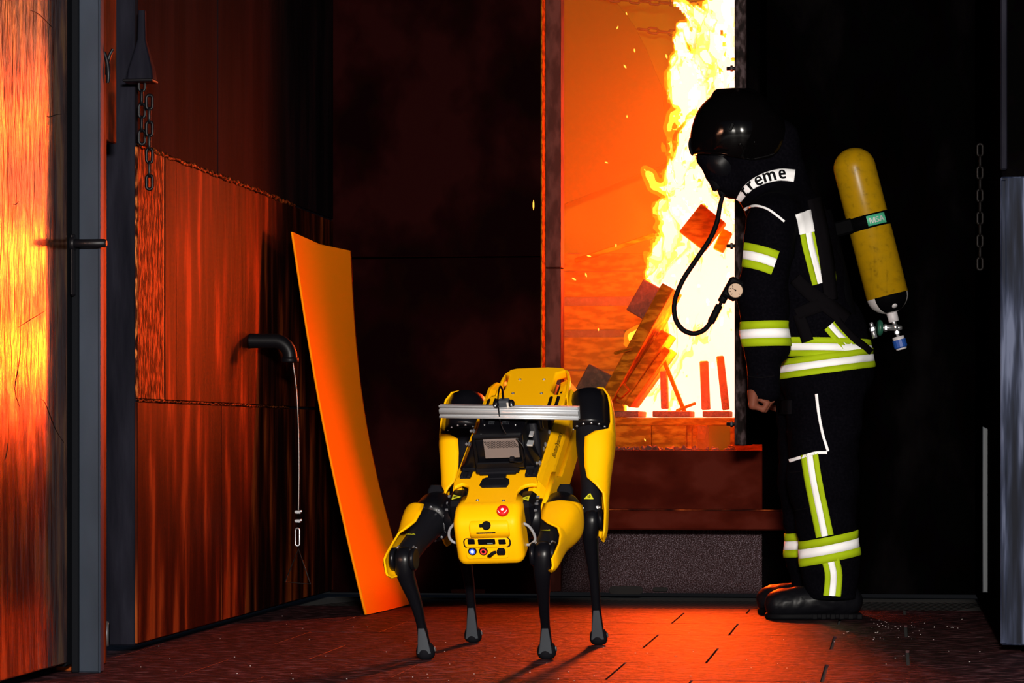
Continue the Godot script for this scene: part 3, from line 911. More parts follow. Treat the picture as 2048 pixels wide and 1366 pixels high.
func build_small_things() -> void:
	# chain hanging from its hood at the front edge of the left wall
	var link := link_mesh(0.050, 0.027, 0.0048)
	var spots := [[299, 196, 376, 8.42, "iron chain hanging free in front of the rusty wall sheet"], [284, 160, 292, 8.47, "shorter chain strand tight behind the free hanging chain"]]
	for s in spots:
		var a := W(s[0], s[1], s[3])
		var b := W(s[0], s[2], s[3])
		var c := thing("chain", s[4], "chain", a)
		var n := int((a.y - b.y) / 0.0385) + 1
		for i in n: part("link", link, M.iron_black, c, Transform3D(Basis(Vector3.UP, PI / 2 * (i % 2) + 0.15), Vector3(0, -i * 0.0385 - 0.012, 0)))
	var hd := thing("chain_hood", "dark sheet metal hood holding the chain against the wall end", "hood", W(284, 160, 8.46))
	var st := begin()
	loft(st, [ring2(rrect(0.078, 0.06, 0.008), 0.0), ring2(rrect(0.070, 0.056, 0.008), 0.03), ring2(rrect(0.024, 0.024, 0.006), 0.115), ring2(rrect(0.02, 0.02, 0.005), 0.2)], true, true, Transform3D(Basis(Vector3.RIGHT, -PI / 2), Vector3.ZERO))
	part("shell", done(st), M.edge_dark, hd)
	st = begin()
	abox(st, Transform3D(Basis(), Vector3(-0.005, -0.004, 0)), Vector3(0.088, 0.008, 0.07), 0.002)
	part("rim", done(st), M.iron_black, hd)
	# hook on the upper plate
	st = begin()
	var hk := []
	for q in [[208, 104], [213, 118], [216, 134], [217, 152], [216, 166]]: hk.append(W(q[0], q[1], 7.93))
	tube(st, smooth_path(hk), [0.005, 0.006, 0.007, 0.005], 8)
	hk = []
	for q in [[226, 98], [219, 112], [215, 130], [214, 150]]: hk.append(W(q[0], q[1], 7.94))
	tube(st, smooth_path(hk), [0.004, 0.006, 0.005], 8)
	solo("hook", done(st), M.iron_black, "small forked iron hook on the upper rusty plate", "hook")
	# drain pipe elbow with pull cable, shackle and triangular handle
	var p := onx(500, 682, XL)
	var pe := W(586, 700, 10.0)
	var e := Vector3(p.x + 0.155, p.y, p.z)
	var el := thing("pipe_elbow", "short black pipe elbow sticking out of the left wall", "pipe", p)
	st = begin()
	var path := PackedVector3Array([Vector3(-0.01, 0, 0), Vector3(0.085, 0, 0)])
	for k in range(1, 8): path.append(Vector3(0.085 + sin(PI / 2 * k / 7) * 0.055, -(1 - cos(PI / 2 * k / 7)) * 0.055, 0))
	path.append(Vector3(0.14, -0.062, 0))
	tube(st, path, [0.025], 20)
	part("pipe", done(st), M.iron_black, el)
	st = begin()
	lathe(st, [[0.028, 0.0], [0.03, 0.003], [0.03, 0.016], [0.022, 0.018], [0.02, 0.012]], 24, Transform3D(Basis(), Vector3(0.14, -0.074, 0)))
	part("collar", done(st), M.iron_black, el)
	var top := p + Vector3(0.138, -0.06, 0.0)
	var d := (top - Vector3(0, EYE, 0)).dot(F)
	var pc := thing("pull_cable", "thin wire pull cable with triangular handle hanging from the pipe elbow", "cable", top)
	st = begin()
	var cp := []
	for q in [[586, 726], [593, 780], [597, 860], [598, 940], [597, 1020]]: cp.append(W(q[0], q[1], d) - top)
	tube(st, smooth_path(cp), [0.0022], 7)
	part("wire", done(st), M.cable, pc)
	for y in [1024, 1042]:
		st = begin()
		abox(st, Transform3D(Basis(), W(596, y, d) - top), Vector3(0.02, 0.012, 0.012), 0.002)
		cyl(st, W(589, y, d) - top, W(604, y - 2, d) - top, 0.004, 6)
		part("cable_clamp", done(st), M.zinc, pc)
	part("snap_hook", link_mesh(0.066, 0.02, 0.0028), M.zinc, pc, Transform3D(Basis(), W(595, 1074, d) - top))
	st = begin()
	tube(st, PackedVector3Array([W(597, 1098, d) - top, W(621, 1168, d) - top, W(570, 1164, d) - top]), [0.0035], 7, true)
	part("handle", done(st), M.iron, pc)
	# lug with a bright bushing low on the wall end
	var lg := thing("roller", "grey steel guide roller low on the front end of the left wall", "roller", W(212, 1268, 8.45))
	st = begin()
	lathe(st, [[0.012, -0.008], [0.036, -0.008], [0.038, 0.0], [0.036, 0.008], [0.012, 0.008]], 28, Transform3D(Basis(Vector3(0, 0, 1), PI / 2) * Basis(), Vector3.ZERO))
	part("wheel", done(st), M.steel, lg, Transform3D(Basis(Vector3.UP, 0.25), Vector3.ZERO))
	st = begin()
	lathe(st, [[0.024, -0.009], [0.028, -0.011], [0.028, 0.011], [0.024, 0.009]], 28, Transform3D(Basis(Vector3(0, 0, 1), PI / 2), Vector3.ZERO))
	part("tyre", done(st), M.dark_seal, lg, Transform3D(Basis(Vector3.UP, 0.25), Vector3.ZERO))
	st = begin()
	abox(st, Transform3D(Basis(), Vector3(-0.022, 0.03, -0.01)), Vector3(0.014, 0.10, 0.05), 0.003)
	part("bracket", done(st), M.steel, lg)
	# faint chain by the right wall
	var rc := thing("chain", "dark chain hanging in the shade beside the right wall leaf", "chain", W(1960, 300, 9.9))
	for i in 11: part("link", link, M.iron, rc, Transform3D(Basis(Vector3.UP, PI / 2 * (i % 2)), Vector3(0, -i * 0.0385, 0)))
	# bare scratched metal strip low on the right wall
	st = begin()
	var s0 := onx(1966, 1180, 0.312)
	var s1 := onx(1981, 905, 0.312)
	var zf := s0.z
	extr(st, PackedVector2Array([Vector2(0, 0), Vector2(0.05, 0), Vector2(0.05, 0.50), Vector2(0.035, 0.545), Vector2(0.0, 0.56)]), 0.02, 0.003)
	solo("metal_strip", done(st), mat(Color(0.05, 0.06, 0.07), 0.6), "scratched bare steel strip standing upright beside the right wall", "strip", "", "", Transform3D(Basis(), W(1965, 1184, 9.9)))
	# pale dust specks on the tiles
	var rng := RandomNumberGenerator.new()
	rng.seed = 31
	var ds := begin()
	for k in 150:
		var px := rng.randf_range(240, 1960)
		var py := rng.randf_range(1232, 1362)
		if k < 60:
			px = 1772 + rng.randfn() * 55
			py = clampf(1258 + rng.randfn() * 10, 1240, 1290)
		if px > 1510 and px < 1740 and py < 1262: continue
		var speck := W(px, py, gd(py))
		speck.y = 0.0008
		abox(ds, Transform3D(Basis(Vector3.UP, rng.randf() * TAU), speck), Vector3(rng.randf_range(0.0012, 0.0035), 0.0012, rng.randf_range(0.0012, 0.0035)), 0.0003)
	solo("dust_specks", done(ds), M.dust, "pale dust and grit specks strewn over the dark red tiles", "dust", "", "stuff")
	# orange sheet leaning against the left wall
	build_sheet()

func build_sheet() -> void:
	var tl := [W(585, 464, 10.35), W(606, 481, 10.48), W(640, 491, 10.68), W(672, 498, 10.88), W(703, 502, 11.08)]
	var bl := [W(732, 1231, gd(1231)), W(757, 1226, gd(1226)), W(782, 1220, gd(1220)), W(805, 1214, gd(1214)), W(826, 1208, gd(1208))]
	for i in 5: bl[i].y = 0.003
	var a := smooth_path(tl, 6)
	var b := smooth_path(bl, 6)
	var rings := []
	var nrow := 30
	for j in nrow + 1:
		var t := float(j) / nrow
		var r := PackedVector3Array()
		var back := PackedVector3Array()
		for i in a.size():
			var s := float(i) / (a.size() - 1)
			# the sheet sags: its upper half stands steeper than its foot
			var q := a[i].lerp(b[i], t)
			q += -R * sin(PI * t) * 0.055 * (0.35 + 0.65 * s)
			r.append(q)
			back.append(q + Vector3(-0.007, 0, -0.004))
		back.reverse()
		r.append_array(back)
		rings.append(r)
	var st := begin()
	loft(st, rings, true)
	solo("sheet", done(st), M.board, "large bent orange sheet leaning against the left wall", "sheet")

# ------------------------------------------------------------------ the legged robot
var RB := Transform3D()   # its body frame: x across, y up out of its back, z along it towards the camera
var RO := Vector3.ZERO

func rz(px: float, py: float, z: float) -> Vector3:  # body coordinates of the point seen there on the body plane z
	var inv := RB.affine_inverse()
	var o := inv * Vector3(0, EYE, 0)
	var q := inv.basis * (R * ((px - 1024.0) / FPX) + Vector3.UP * ((872.0 - py) / FPX) + F)
	return o + q * ((z - o.z) / q.z)

func ry(px: float, py: float, y: float) -> Vector3:
	var inv := RB.affine_inverse()
	var o := inv * Vector3(0, EYE, 0)
	var q := inv.basis * (R * ((px - 1024.0) / FPX) + Vector3.UP * ((872.0 - py) / FPX) + F)
	return o + q * ((y - o.y) / q.y)

func flat_y(p: Array) -> PackedVector2Array:  # [x, z] outline for a plate whose thickness runs along y
	var o := PackedVector2Array()
	for q in p: o.append(Vector2(q[0], -q[1]))
	return o

const LIE := Basis(Vector3(1, 0, 0), Vector3(0, 0, -1), Vector3(0, 1, 0))  # outline in x, -z; depth along +y

func build_robot() -> void:
	var Y := mat(Color(0.98, 0.47, 0.001), 0.42, 0.0, 0.22)
	var K := mat(Color(0.003, 0.003, 0.0045), 0.32, 0.0, 0.32)
	var KM := mat(Color(0.006, 0.006, 0.0085), 0.5, 0.0, 0.2)
	var KR := mat(Color(0.005, 0.005, 0.007), 0.75, 0.0, 0.15)
	var GREY := mat(Color(0.042, 0.047, 0.056), 0.65, 0.0, 0.3)
	var VENT := mat(Color(0.16, 0.125, 0.115), 0.6)
	var WARN := mat(Color(0.62, 0.60, 0.02), 0.5)
	var RED := mat(Color(0.62, 0.006, 0.008), 0.5, 0.0, 0.3)
	var WHITE := mat(Color(0.8, 0.8, 0.8), 0.5)
	var HOSE := mat(Color(0.26, 0.26, 0.28), 0.5)
	var NL := W(866, 1036, 8.5)
	var NR := W(1118, 1035, 8.42)
	var FL := W(932, 845, 9.05)
	var FR := W(1180, 840, 8.95)
	var n := (NL + NR) / 2
	var f := (FL + FR) / 2
	var el := (f - n).normalized()
	var ew := (NR - NL).normalized() + (FR - FL).normalized()
	ew = (ew - el * ew.dot(el)).normalized()
	RB = Transform3D(Basis(ew, ew.cross(el), -el), (n + f) / 2)
	RO = Vector3(RB.origin.x, 0, RB.origin.z)
	var rt := thing("legged_robot", "yellow and black four-legged robot standing rear towards the camera on the tiles", "robot", RO)
	var xb := Transform3D(Basis(), -RO) * RB
	var st: SurfaceTool
	# chassis and shells
	st = begin()
	extr(st, rrect(0.205, 0.15, 0.03), 0.80, 0.01, Transform3D(Basis(), Vector3(0, 0, -0.42)))
	part("chassis", done(st), K, rt, xb)
	for s in [-1.0, 1.0]:
		st = begin()
		var sec := PackedVector2Array([Vector2(0.117, 0.086), Vector2(0.124, 0.0845), Vector2(0.133, 0.074), Vector2(0.148, 0.05), Vector2(0.151, 0.042), Vector2(0.151, 0.004), Vector2(0.143, 0.0), Vector2(0.10, 0.0), Vector2(0.10, 0.075), Vector2(0.117, 0.080)])
		for i in sec.size(): sec[i].x *= s
		if s < 0:
			for i in sec.size(): sec[i].x = maxf(sec[i].x, -0.127)
		var rings := []
		for q in [[-0.47, 0.6], [-0.44, 0.85], [-0.38, 1.0], [0.15, 1.0], [0.245, 1.0], [0.275, 0.97], [0.292, 0.93]]:
			var r := PackedVector3Array()
			for p in sec: r.append(Vector3(p.x * lerpf(q[1], 1.0, 0.55), p.y * q[1] if q[0] < 0 else (p.y - maxf(0.0, q[0] - 0.245) * 0.3), q[0]))
			rings.append(r)
		loft(st, rings, true, true, Transform3D(), false)
		var sh := part("side_shell", done(st), Y, rt, xb)
		# lower skirt, set off by a dark joint
		st = begin()
		extr(st, PackedVector2Array([Vector2(-0.40, -0.085), Vector2(0.20 if s < 0 else 0.28, -0.085), Vector2(0.24 if s < 0 else 0.37, -0.055), Vector2(0.25 if s < 0 else 0.385, -0.03), Vector2(0.22 if s < 0 else 0.345, 0.055), Vector2(0.14, 0.055), Vector2(0.132, 0.035), Vector2(0.06, 0.0), Vector2(-0.38, -0.003)]), 0.016, 0.003, Transform3D(Basis(Vector3(0, 0, 1), Vector3(0, 1, 0), Vector3(-1, 0, 0)), Vector3(0.160 if s > 0 else -0.120, 0, 0)))
		part("skirt", done(st), Y, rt, xb)
		if s > 0:
			var tm := TextMesh.new()
			tm.text = "BostonDynamics"
			tm.font = script_font()
			tm.font_size = 20
			tm.pixel_size = 0.00105
			tm.depth = 0.0006
			var slope := Vector3(0.031, -0.05, 0).normalized()
			var b := Basis(Vector3(0, 0, -1), -slope, slope.cross(Vector3(0, 0, 1)) * -1.0)
			b.z = b.x.cross(b.y)
			part("lettering", tm, K, sh, Transform3D(b, Vector3(0.1405, 0.063, -0.02) + b.z * 0.0008))
	# covers
	st = begin()
	extr(st, flat_y([[-0.077, -0.20], [0.085, -0.20], [0.085, 0.195], [0.088, 0.238], [0.120, 0.238], [0.126, 0.255], [0.128, 0.284], [0.113, 0.281], [0.098, 0.284], [0.085, 0.298], [0.078, 0.323], [0.080, 0.365], [0.084, 0.405], [-0.070, 0.392], [-0.068, 0.35], [-0.069, 0.316], [-0.072, 0.289], [-0.081, 0.272], [-0.095, 0.264], [-0.104, 0.272], [-0.114, 0.285], [-0.120, 0.262], [-0.120, 0.228], [-0.077, 0.228]]), 0.012, 0.003, Transform3D(LIE, Vector3(0, 0.081, 0)))
	var rc := part("rear_cover", done(st), Y, rt, xb)
	st = begin()
	var head := [[-0.120, -0.17], [0.124, -0.17], [0.137, -0.22], [0.137, -0.288], [0.100, -0.290], [0.083, -0.318], [0.083, -0.440], [0.112, -0.455], [0.10, -0.476], [0.05, -0.487], [-0.05, -0.487], [-0.07, -0.478], [-0.083, -0.45], [-0.066, -0.438], [-0.066, -0.34], [-0.080, -0.300], [-0.104, -0.292], [-0.117, -0.25]]
	extr(st, flat_y(head), 0.028, 0.006, Transform3D(LIE, Vector3(0, 0.070, 0)), 4)
	extr(st, flat_y([[0.120, -0.27], [0.138, -0.27], [0.138, -0.30], [0.132, -0.40], [0.121, -0.448], [0.110, -0.464], [0.107, -0.455], [0.117, -0.43], [0.124, -0.39], [0.129, -0.31]]), 0.045, 0.003, Transform3D(LIE, Vector3(0, 0.052, 0)), 3)
	extr(st, flat_y([[-0.088, -0.30], [-0.084, -0.30], [-0.078, -0.44], [-0.083, -0.45], [-0.088, -0.41]]), 0.03, 0.0015, Transform3D(LIE, Vector3(0, 0.066, 0)), 2)
	var fc := part("front_cover", done(st), Y, rt, xb)
	st = begin()
	abox(st, Transform3D(Basis(), Vector3(0.105, 0.040, -0.36)), Vector3(0.03, 0.06, 0.12), 0.008)
	cyl(st, Vector3(0.109, 0.066, -0.34), Vector3(0.114, 0.078, -0.34), 0.008, 6)
	part("shoulder_motor", done(st), K, rt, xb)
	st = begin()
	extr(st, rrect(0.19, 0.11, 0.045), 0.12, 0.02, Transform3D(Basis(), Vector3(0.012, -0.035, -0.485)), 3)
	part("head_shell", done(st), Y, rt, xb)
	# screws of the covers
	st = begin()
	lathe(st, [[0.0052, 0.0], [0.0052, 0.0012], [0.0040, 0.002], [0.0028, 0.002], [0.0024, 0.0006]], 14)
	var screw := done(st)
	for q in [[1040, 759], [1088, 759], [1026, 787], [1083, 787]]: part("screw", screw, M.steel, fc, Transform3D(Basis(), ry(q[0], q[1], 0.098)))
	for q in [[955, 1000.5], [1007, 1001.5]]: part("screw", screw, M.steel, rc, Transform3D(Basis(), ry(q[0], q[1], 0.093)))
	# rear end with its controls
	st = begin()
	var prof := PackedVector2Array([Vector2(0.33, 0.088), Vector2(0.395, 0.094), Vector2(0.408, 0.092), Vector2(0.44, 0.079), Vector2(0.452, 0.070), Vector2(0.460, 0.056), Vector2(0.463, 0.03), Vector2(0.463, -0.05), Vector2(0.458, -0.066), Vector2(0.446, -0.074), Vector2(0.42, -0.078), Vector2(0.33, -0.074)])
	extr(st, prof, 0.196, 0.026, Transform3D(Basis(Vector3(0, 0, 1), Vector3(0, 1, 0), Vector3(-1, 0, 0)), Vector3(0.101, 0, 0)), 6)
	var re := part("rear_shell", done(st), Y, rt, xb)
	var zf := 0.463
	# raised brow above the camera bar
	st = begin()
	extr(st, PackedVector2Array([Vector2(0.40, 0.060), Vector2(0.452, 0.070), Vector2(0.4645, 0.056), Vector2(0.4665, 0.042), Vector2(0.4665, 0.022), Vector2(0.40, 0.018)]), 0.118, 0.007, Transform3D(Basis(Vector3(0, 0, 1), Vector3(0, 1, 0), Vector3(-1, 0, 0)), Vector3(0.071, 0, 0)), 3)
	part("brow", done(st), Y, re)
	var c := (rz(928, 1074, zf) + rz(1020, 1095, zf)) / 2
	st = begin()
	extr(st, rrect(0.130, 0.029, 0.011), 0.012, 0.003, Transform3D(Basis(), c - Vector3(0, 0, 0.006)), 3)
	part("camera_bezel", done(st), Y, re)
	st = begin()
	extr(st, rrect(0.138, 0.034, 0.013), 0.008, 0.001, Transform3D(Basis(), c - Vector3(0, 0.0015, 0.0068)))
	part("bezel_joint", done(st), KM, re)
	for q in [[934.5, 950.5, 0], [955, 991.5, 1], [996, 1012.5, 0]]:
		var a := rz(q[0], 1078.5, zf + 0.005)
		var b := rz(q[1], 1088.5, zf + 0.005)
		st = begin()
		extr(st, rrect(b.x - a.x, a.y - b.y, 0.003), 0.004, 0.001, Transform3D(Basis(), (a + b) / 2 - Vector3(0, 0, 0.0025)))
		part("camera_window", done(st), K, re)
	c = rz(980, 1087, zf + 0.0075)
	st = begin()
	abox(st, Transform3D(Basis(), c), Vector3(0.016, 0.0028, 0.001), 0.0003)
	part("display", done(st), glow(Color(0.35, 0.45, 0.4), 0.5), re)
	# recessed lower bay
	st = begin()
	extr(st, rrect(0.122, 0.040, 0.008), 0.006, 0.0025, Transform3D(Basis(), rz(974, 1105, zf) - Vector3(0, 0, 0.004)), 3)
	part("port_plate", done(st), Y, re)
	for q in [[945, 1102, Color(0.05, 0.12, 1.0), Color(0.75, 0.85, 1.0)], [967, 1102, Color(1.0, 0.03, 0.02), Color(0.25, 0.01, 0.01)]]:
		var p := rz(q[0], q[1], zf + 0.002)
		var b := Basis(Vector3.RIGHT, PI / 2)
		st = begin()
		lathe(st, [[0.0125, 0.0], [0.0125, 0.003], [0.0115, 0.004], [0.0098, 0.004], [0.0095, 0.002]], 24)
		var bt := part("button", done(st), K, re, Transform3D(b, p))
		st = begin()
		lathe(st, [[0.0072, 0.0042], [0.0088, 0.0042], [0.0088, 0.0048], [0.0072, 0.0048]], 24)
		part("light_ring", done(st), glow(q[2], 1.6), re, Transform3D(b, p))
		st = begin()
		lathe(st, [[0.0056, 0.003], [0.0056, 0.0046], [0.0045, 0.005]], 20)
		part("button_cap", done(st), glow(q[3], 1.3) if q[0] < 950 else K, re, Transform3D(b, p))
	var pp := rz(1003, 1102, zf + 0.002)
	st = begin()
	extr(st, rrect(0.024, 0.016, 0.004), 0.010, 0.002, Transform3D(Basis(), pp))
	abox(st, Transform3D(Basis(), pp + Vector3(0, 0.008, 0.005)), Vector3(0.018, 0.006, 0.008), 0.001)
	var tail := []
	for q in [[992, 1104, 0.008], [986, 1106, 0.013], [980, 1111, 0.014], [976, 1112, 0.010]]: tail.append(rz(q[0], q[1], zf + q[2]))
	tube(st, smooth_path(tail), [0.004, 0.0048, 0.0052, 0.003], 8)
	part("port_cover", done(st), KR, re)
	pp = rz(973, 1051, zf - 0.002)
	var tilt := Basis(Vector3.RIGHT, -0.55)
	st = begin()
	lathe(st, [[0.0125, -0.004], [0.0128, 0.004], [0.0105, 0.0072]], 24, Transform3D(tilt * Basis(Vector3.RIGHT, PI / 2), pp))
	abox(st, Transform3D(tilt, pp + Vector3(-0.014, 0.001, 0.002)), Vector3(0.014, 0.010, 0.006), 0.002)
	part("socket_cap", done(st), KR, re)
	pp = rz(972, 1065.5, zf + 0.002)
	st = begin()
	abox(st, Transform3D(Basis(), pp), Vector3(0.056, 0.0052, 0.004), 0.0008)
	part("name_plate", done(st), K, re)
	var tp := TextMesh.new()
	tp.text = "BostonDynamics"
	tp.font_size = 16
	tp.pixel_size = 0.00030
	tp.depth = 0.0004
	part("lettering", tp, M.steel, re, Transform3D(Basis(), pp + Vector3(0, 0, 0.0021)))
	# emergency stop
	var up := Vector3(0, 0.86, 0.51)
	var ec := rz(1008, 1034, 0.432)
	ec.y = 0.083
	var eb := frame(ec, up, Vector3.RIGHT)
	st = begin()
	lathe(st, [[0.0165, -0.006], [0.0165, 0.001], [0.0145, 0.0025]], 24)
	part("button_socket", done(st), Y, re, eb)
	st = begin()
	lathe(st, [[0.012, 0.0], [0.0162, 0.004], [0.0170, 0.007], [0.0170, 0.0135], [0.0155, 0.0165], [0.008, 0.018], [0.002, 0.0183]], 28)
	part("stop_button", done(st), RED, re, eb)
	st = begin()
	lathe(st, [[0.0001, 0.0178], [0.0044, 0.0178], [0.0044, 0.0189], [0.0001, 0.0190]], 18)
	for s in [0, 1]:
		var arc := PackedVector3Array()
		for k in 7:
			var a := PI / 2 + (0.45 + k * 0.16) * (1 if s == 0 else -1)
			arc.append(Vector3(cos(a) * 0.0125, 0.0172, sin(a) * 0.0125))
		tube(st, arc, [0.0011], 6)
	part("stop_marks", done(st), WHITE, re, eb)
	# hoses at either side of the rear end
	for q in [[[910, 1046], [900, 1058], [898, 1072], [904, 1082], [912, 1086]], [[1046, 1046], [1058, 1053], [1067, 1066], [1070, 1080], [1060, 1089], [1048, 1089]]]:
		var hp := []
		for w in q: hp.append(rz(w[0], w[1], 0.40))
		st = begin()
		tube(st, smooth_path(hp), [0.0042], 9)
		part("hose", done(st), HOSE, rt, xb)
	# mounting rails with bright clamps
	for s in [-1.0, 1.0]:
		st = begin()
		extr(st, PackedVector2Array([Vector2(0.087, 0.085), Vector2(0.119, 0.085), Vector2(0.119, 0.101), Vector2(0.110, 0.103), Vector2(0.109, 0.096), Vector2(0.097, 0.096), Vector2(0.096, 0.103), Vector2(0.087, 0.101)]) if s > 0 else PackedVector2Array([Vector2(-0.075, 0.085), Vector2(-0.106, 0.085), Vector2(-0.106, 0.101), Vector2(-0.098, 0.103), Vector2(-0.097, 0.096), Vector2(-0.085, 0.096), Vector2(-0.084, 0.103), Vector2(-0.075, 0.101)]), 0.505, 0.001, Transform3D(Basis(), Vector3(0, 0, -0.268)))
		var rl := part("mounting_rail", done(st), KM, rt, xb)
		st = begin()
		cyl(st, Vector3(-0.009, 0, 0), Vector3(0.009, 0, 0), 0.0032, 6)
		cyl(st, Vector3(0.001, 0, 0), Vector3(0.007, 0, 0), 0.0075, 6)
		cyl(st, Vector3(-0.006, 0, 0), Vector3(-0.003, 0, 0), 0.006, 12)
		var cl := done(st)
		for q in ([[1096, 864], [1088, 889], [1084, 898], [1077, 926]] if s > 0 else [[945, 862], [936, 888], [943, 924]]): part("clamp_bolt", cl, M.zinc, rl, Transform3D(Basis(), ry(q[0], q[1], 0.112)))
	# connector plate on the back
	st = begin()
	extr(st, flat_y([[-0.037, 0.252], [-0.026, 0.244], [0.030, 0.246], [0.043, 0.256], [0.047, 0.275], [0.042, 0.300], [-0.030, 0.298], [-0.040, 0.285]]), 0.013, 0.005, Transform3D(LIE, Vector3(0, 0.088, 0)), 3)
	abox(st, Transform3D(Basis(), Vector3(0.005, 0.097, 0.225)), Vector3(0.052, 0.012, 0.07), 0.003)
	part("connector", done(st), KM, rt, xb)
	build_payload(rt, xb, K, KM, VENT, GREY)
	build_legs(rt, xb, Y, K, KM, KR, GREY, WARN, NL, NR, FL, FR)

func script_font() -> Font:
	var f := SystemFont.new()
	f.font_names = PackedStringArray(["Droid Sans"])
	f.font_italic = true
	return f

func build_payload(rt: Node3D, xb: Transform3D, K: Material, KM: Material, VENT: Material, GREY: Material) -> void:
	var st := begin()
	# flared black computer housing
	var rings := []
	for q in [[0.104, -0.112, 0.118, 0.02, 0.200], [0.125, -0.095, 0.112, 0.02, 0.212], [0.205, -0.058, 0.090, 0.03, 0.224], [0.216, -0.054, 0.086, 0.034, 0.221], [0.220, -0.048, 0.080, 0.04, 0.214]]:
		var r := PackedVector3Array()
		for p in rrect(q[2] - q[1], q[4] - q[3], 0.012): r.append(Vector3(p.x + (q[1] + q[2]) / 2, q[0], -p.y + (q[3] + q[4]) / 2))
		rings.append(r)
	loft(st, rings, true)
	var hs := part("computer_housing", done(st), K, rt, xb)
	st = begin()
	abox(st, Transform3D(Basis(), Vector3(0.003, 0.104, 0.085)), Vector3(0.215, 0.012, 0.24), 0.003)
	part("base_plate", done(st), KM, hs)
	# front frame, grey vented panel
	var a := rz(944, 872, 0.222)
	var b := rz(1052, 932, 0.222)
	st = begin()
	var w := b.x - a.x
	var c := (a + b) / 2
	for q in [[Vector3(c.x, a.y - 0.004, 0.222), Vector3(w, 0.010, 0.02)], [Vector3(a.x + 0.004, c.y, 0.222), Vector3(0.010, a.y - b.y, 0.02)], [Vector3(b.x - 0.004, c.y, 0.222), Vector3(0.010, a.y - b.y, 0.02)], [Vector3(c.x, b.y + 0.010, 0.222), Vector3(w, 0.020, 0.022)]]:
		abox(st, Transform3D(Basis(), q[0]), q[1], 0.003)
	part("front_frame", done(st), K, hs)
	a = rz(966, 879, 0.229)
	b = rz(1040, 914, 0.229)
	c = (a + b) / 2
	st = begin()
	abox(st, Transform3D(Basis(), c), Vector3(b.x - a.x, a.y - b.y, 0.006), 0.001)
	part("vent_panel", done(st), VENT, hs)
	st = begin()
	var hgt := (a.y - b.y) * 0.42
	for k in 21:
		var x := a.x + 0.006 + k * (b.x - a.x - 0.010) / 21.0
		abox(st, Transform3D(Basis(Vector3(0, 0, 1), 0.5), Vector3(x + 0.002, a.y - 0.004 - hgt / 2, c.z + 0.003)), Vector3(0.0017, hgt, 0.001), 0.0003)
	part("vent_slots", done(st), K, hs).set_meta("kind", "stuff")
	# tray and plug in front
	st = begin()
	abox(st, Transform3D(Basis(), Vector3(0.006, 0.113, 0.214)), Vector3(0.128, 0.020, 0.032), 0.003)
	abox(st, Transform3D(Basis(), Vector3(0.006, 0.104, 0.224)), Vector3(0.11, 0.010, 0.018), 0.003)
	part("tray", done(st), KM, hs)
	st = begin()
	abox(st, Transform3D(Basis(), rz(1024, 918, 0.25)), Vector3(0.014, 0.012, 0.014), 0.002)
	part("plug", done(st), KM, hs)
	var cp := []
	for q in [[1026, 922, 0.255], [1042, 924, 0.262], [1050, 912, 0.262], [1046, 892, 0.255], [1032, 877, 0.246]]: cp.append(rz(q[0], q[1], q[2]))
	st = begin()
	tube(st, smooth_path(cp), [0.0017], 7)
	part("cable", done(st), K, hs)
	cp = []
	for q in [[1012, 868], [1005, 856], [1000, 840], [997, 815], [996, 796], [998, 780], [1001, 773], [1005, 780], [1006, 798]]: cp.append(ry(q[0], q[1], 0.24 if q[1] > 830 else (0.285 if q[1] > 800 else 0.30)))
	st = begin()
	tube(st, smooth_path(cp), [0.0018, 0.0018, 0.0022, 0.003, 0.004], 8)
	part("cable", done(st), K, rt, xb)
	# vents and screws on top of the housing
	for q in [[978, 990], [1005, 1020]]:
		st = begin()
		for j in 5:
			for k in 5:
				var e := ry(lerpf(q[0], q[1], (k + 0.5) / 5.0) + j * -0.5, 841.0 + j * 1.7, 0.2206)
				abox(st, Transform3D(Basis(Vector3.UP, 0.4), e), Vector3(0.0026, 0.0008, 0.0018), 0.0002)
		part("vent_grid", done(st), GREY, hs).set_meta("kind", "stuff")
	st = begin()
	lathe(st, [[0.003, 0.0], [0.003, 0.0012], [0.002, 0.002]], 10)
	var scr := done(st)
	for q in [[969, 850], [1031, 850], [962, 869], [1024, 869]]: part("screw", scr, M.steel, hs, Transform3D(Basis(), ry(q[0], q[1], 0.220)))
	# dark side box with pale label at the right
	st = begin()
	loft(st, [ring2(rrect(0.05, 0.16, 0.012), 0.0), ring2(rrect(0.05, 0.16, 0.012), 0.05), ring2(rrect(0.03, 0.10, 0.012), 0.10)], true, true, Transform3D(LIE, Vector3(0.098, 0.10, 0.06)))
	part("side_box", done(st), KM, hs)
	for q in [[1060, 886.5, 0.020], [1063, 868, 0.012]]:
		st = begin()
		abox(st, Transform3D(Basis(Vector3(0, 0, 1), -0.1), rz(q[0], q[1], 0.19)), Vector3(q[2], 0.005, 0.03), 0.001)
		part("cable_tag", done(st), M.alu, hs)
	# aluminium profile across the back and the sensor on it
	var yb := 0.262
	var l := ry(880, 822, yb)
	var r := ry(1158, 826, yb)
	var hd := 0.0105
	var hh := 0.0185
	var s := 0.003
	var prof := PackedVector2Array()
	for q in [[-hd, -hh], [-s, -hh], [-s, -hh + 0.006], [s, -hh + 0.006], [s, -hh], [hd, -hh], [hd, -0.0125], [hd - 0.006, -0.0125], [hd - 0.006, -0.0065], [hd, -0.0065], [hd, 0.0065], [hd - 0.006, 0.0065], [hd - 0.006, 0.0125], [hd, 0.0125], [hd, hh], [s, hh], [s, hh - 0.006], [-s, hh - 0.006], [-s, hh], [-hd, hh]]: prof.append(Vector2(q[0], q[1]))
	var ax := (r - l).normalized()
	var bz := Vector3(0, 0.25, 1).normalized()
	bz = (bz - ax * bz.dot(ax)).normalized()
	var xf := Transform3D(Basis(bz, ax.cross(bz) * -1.0, ax), l)
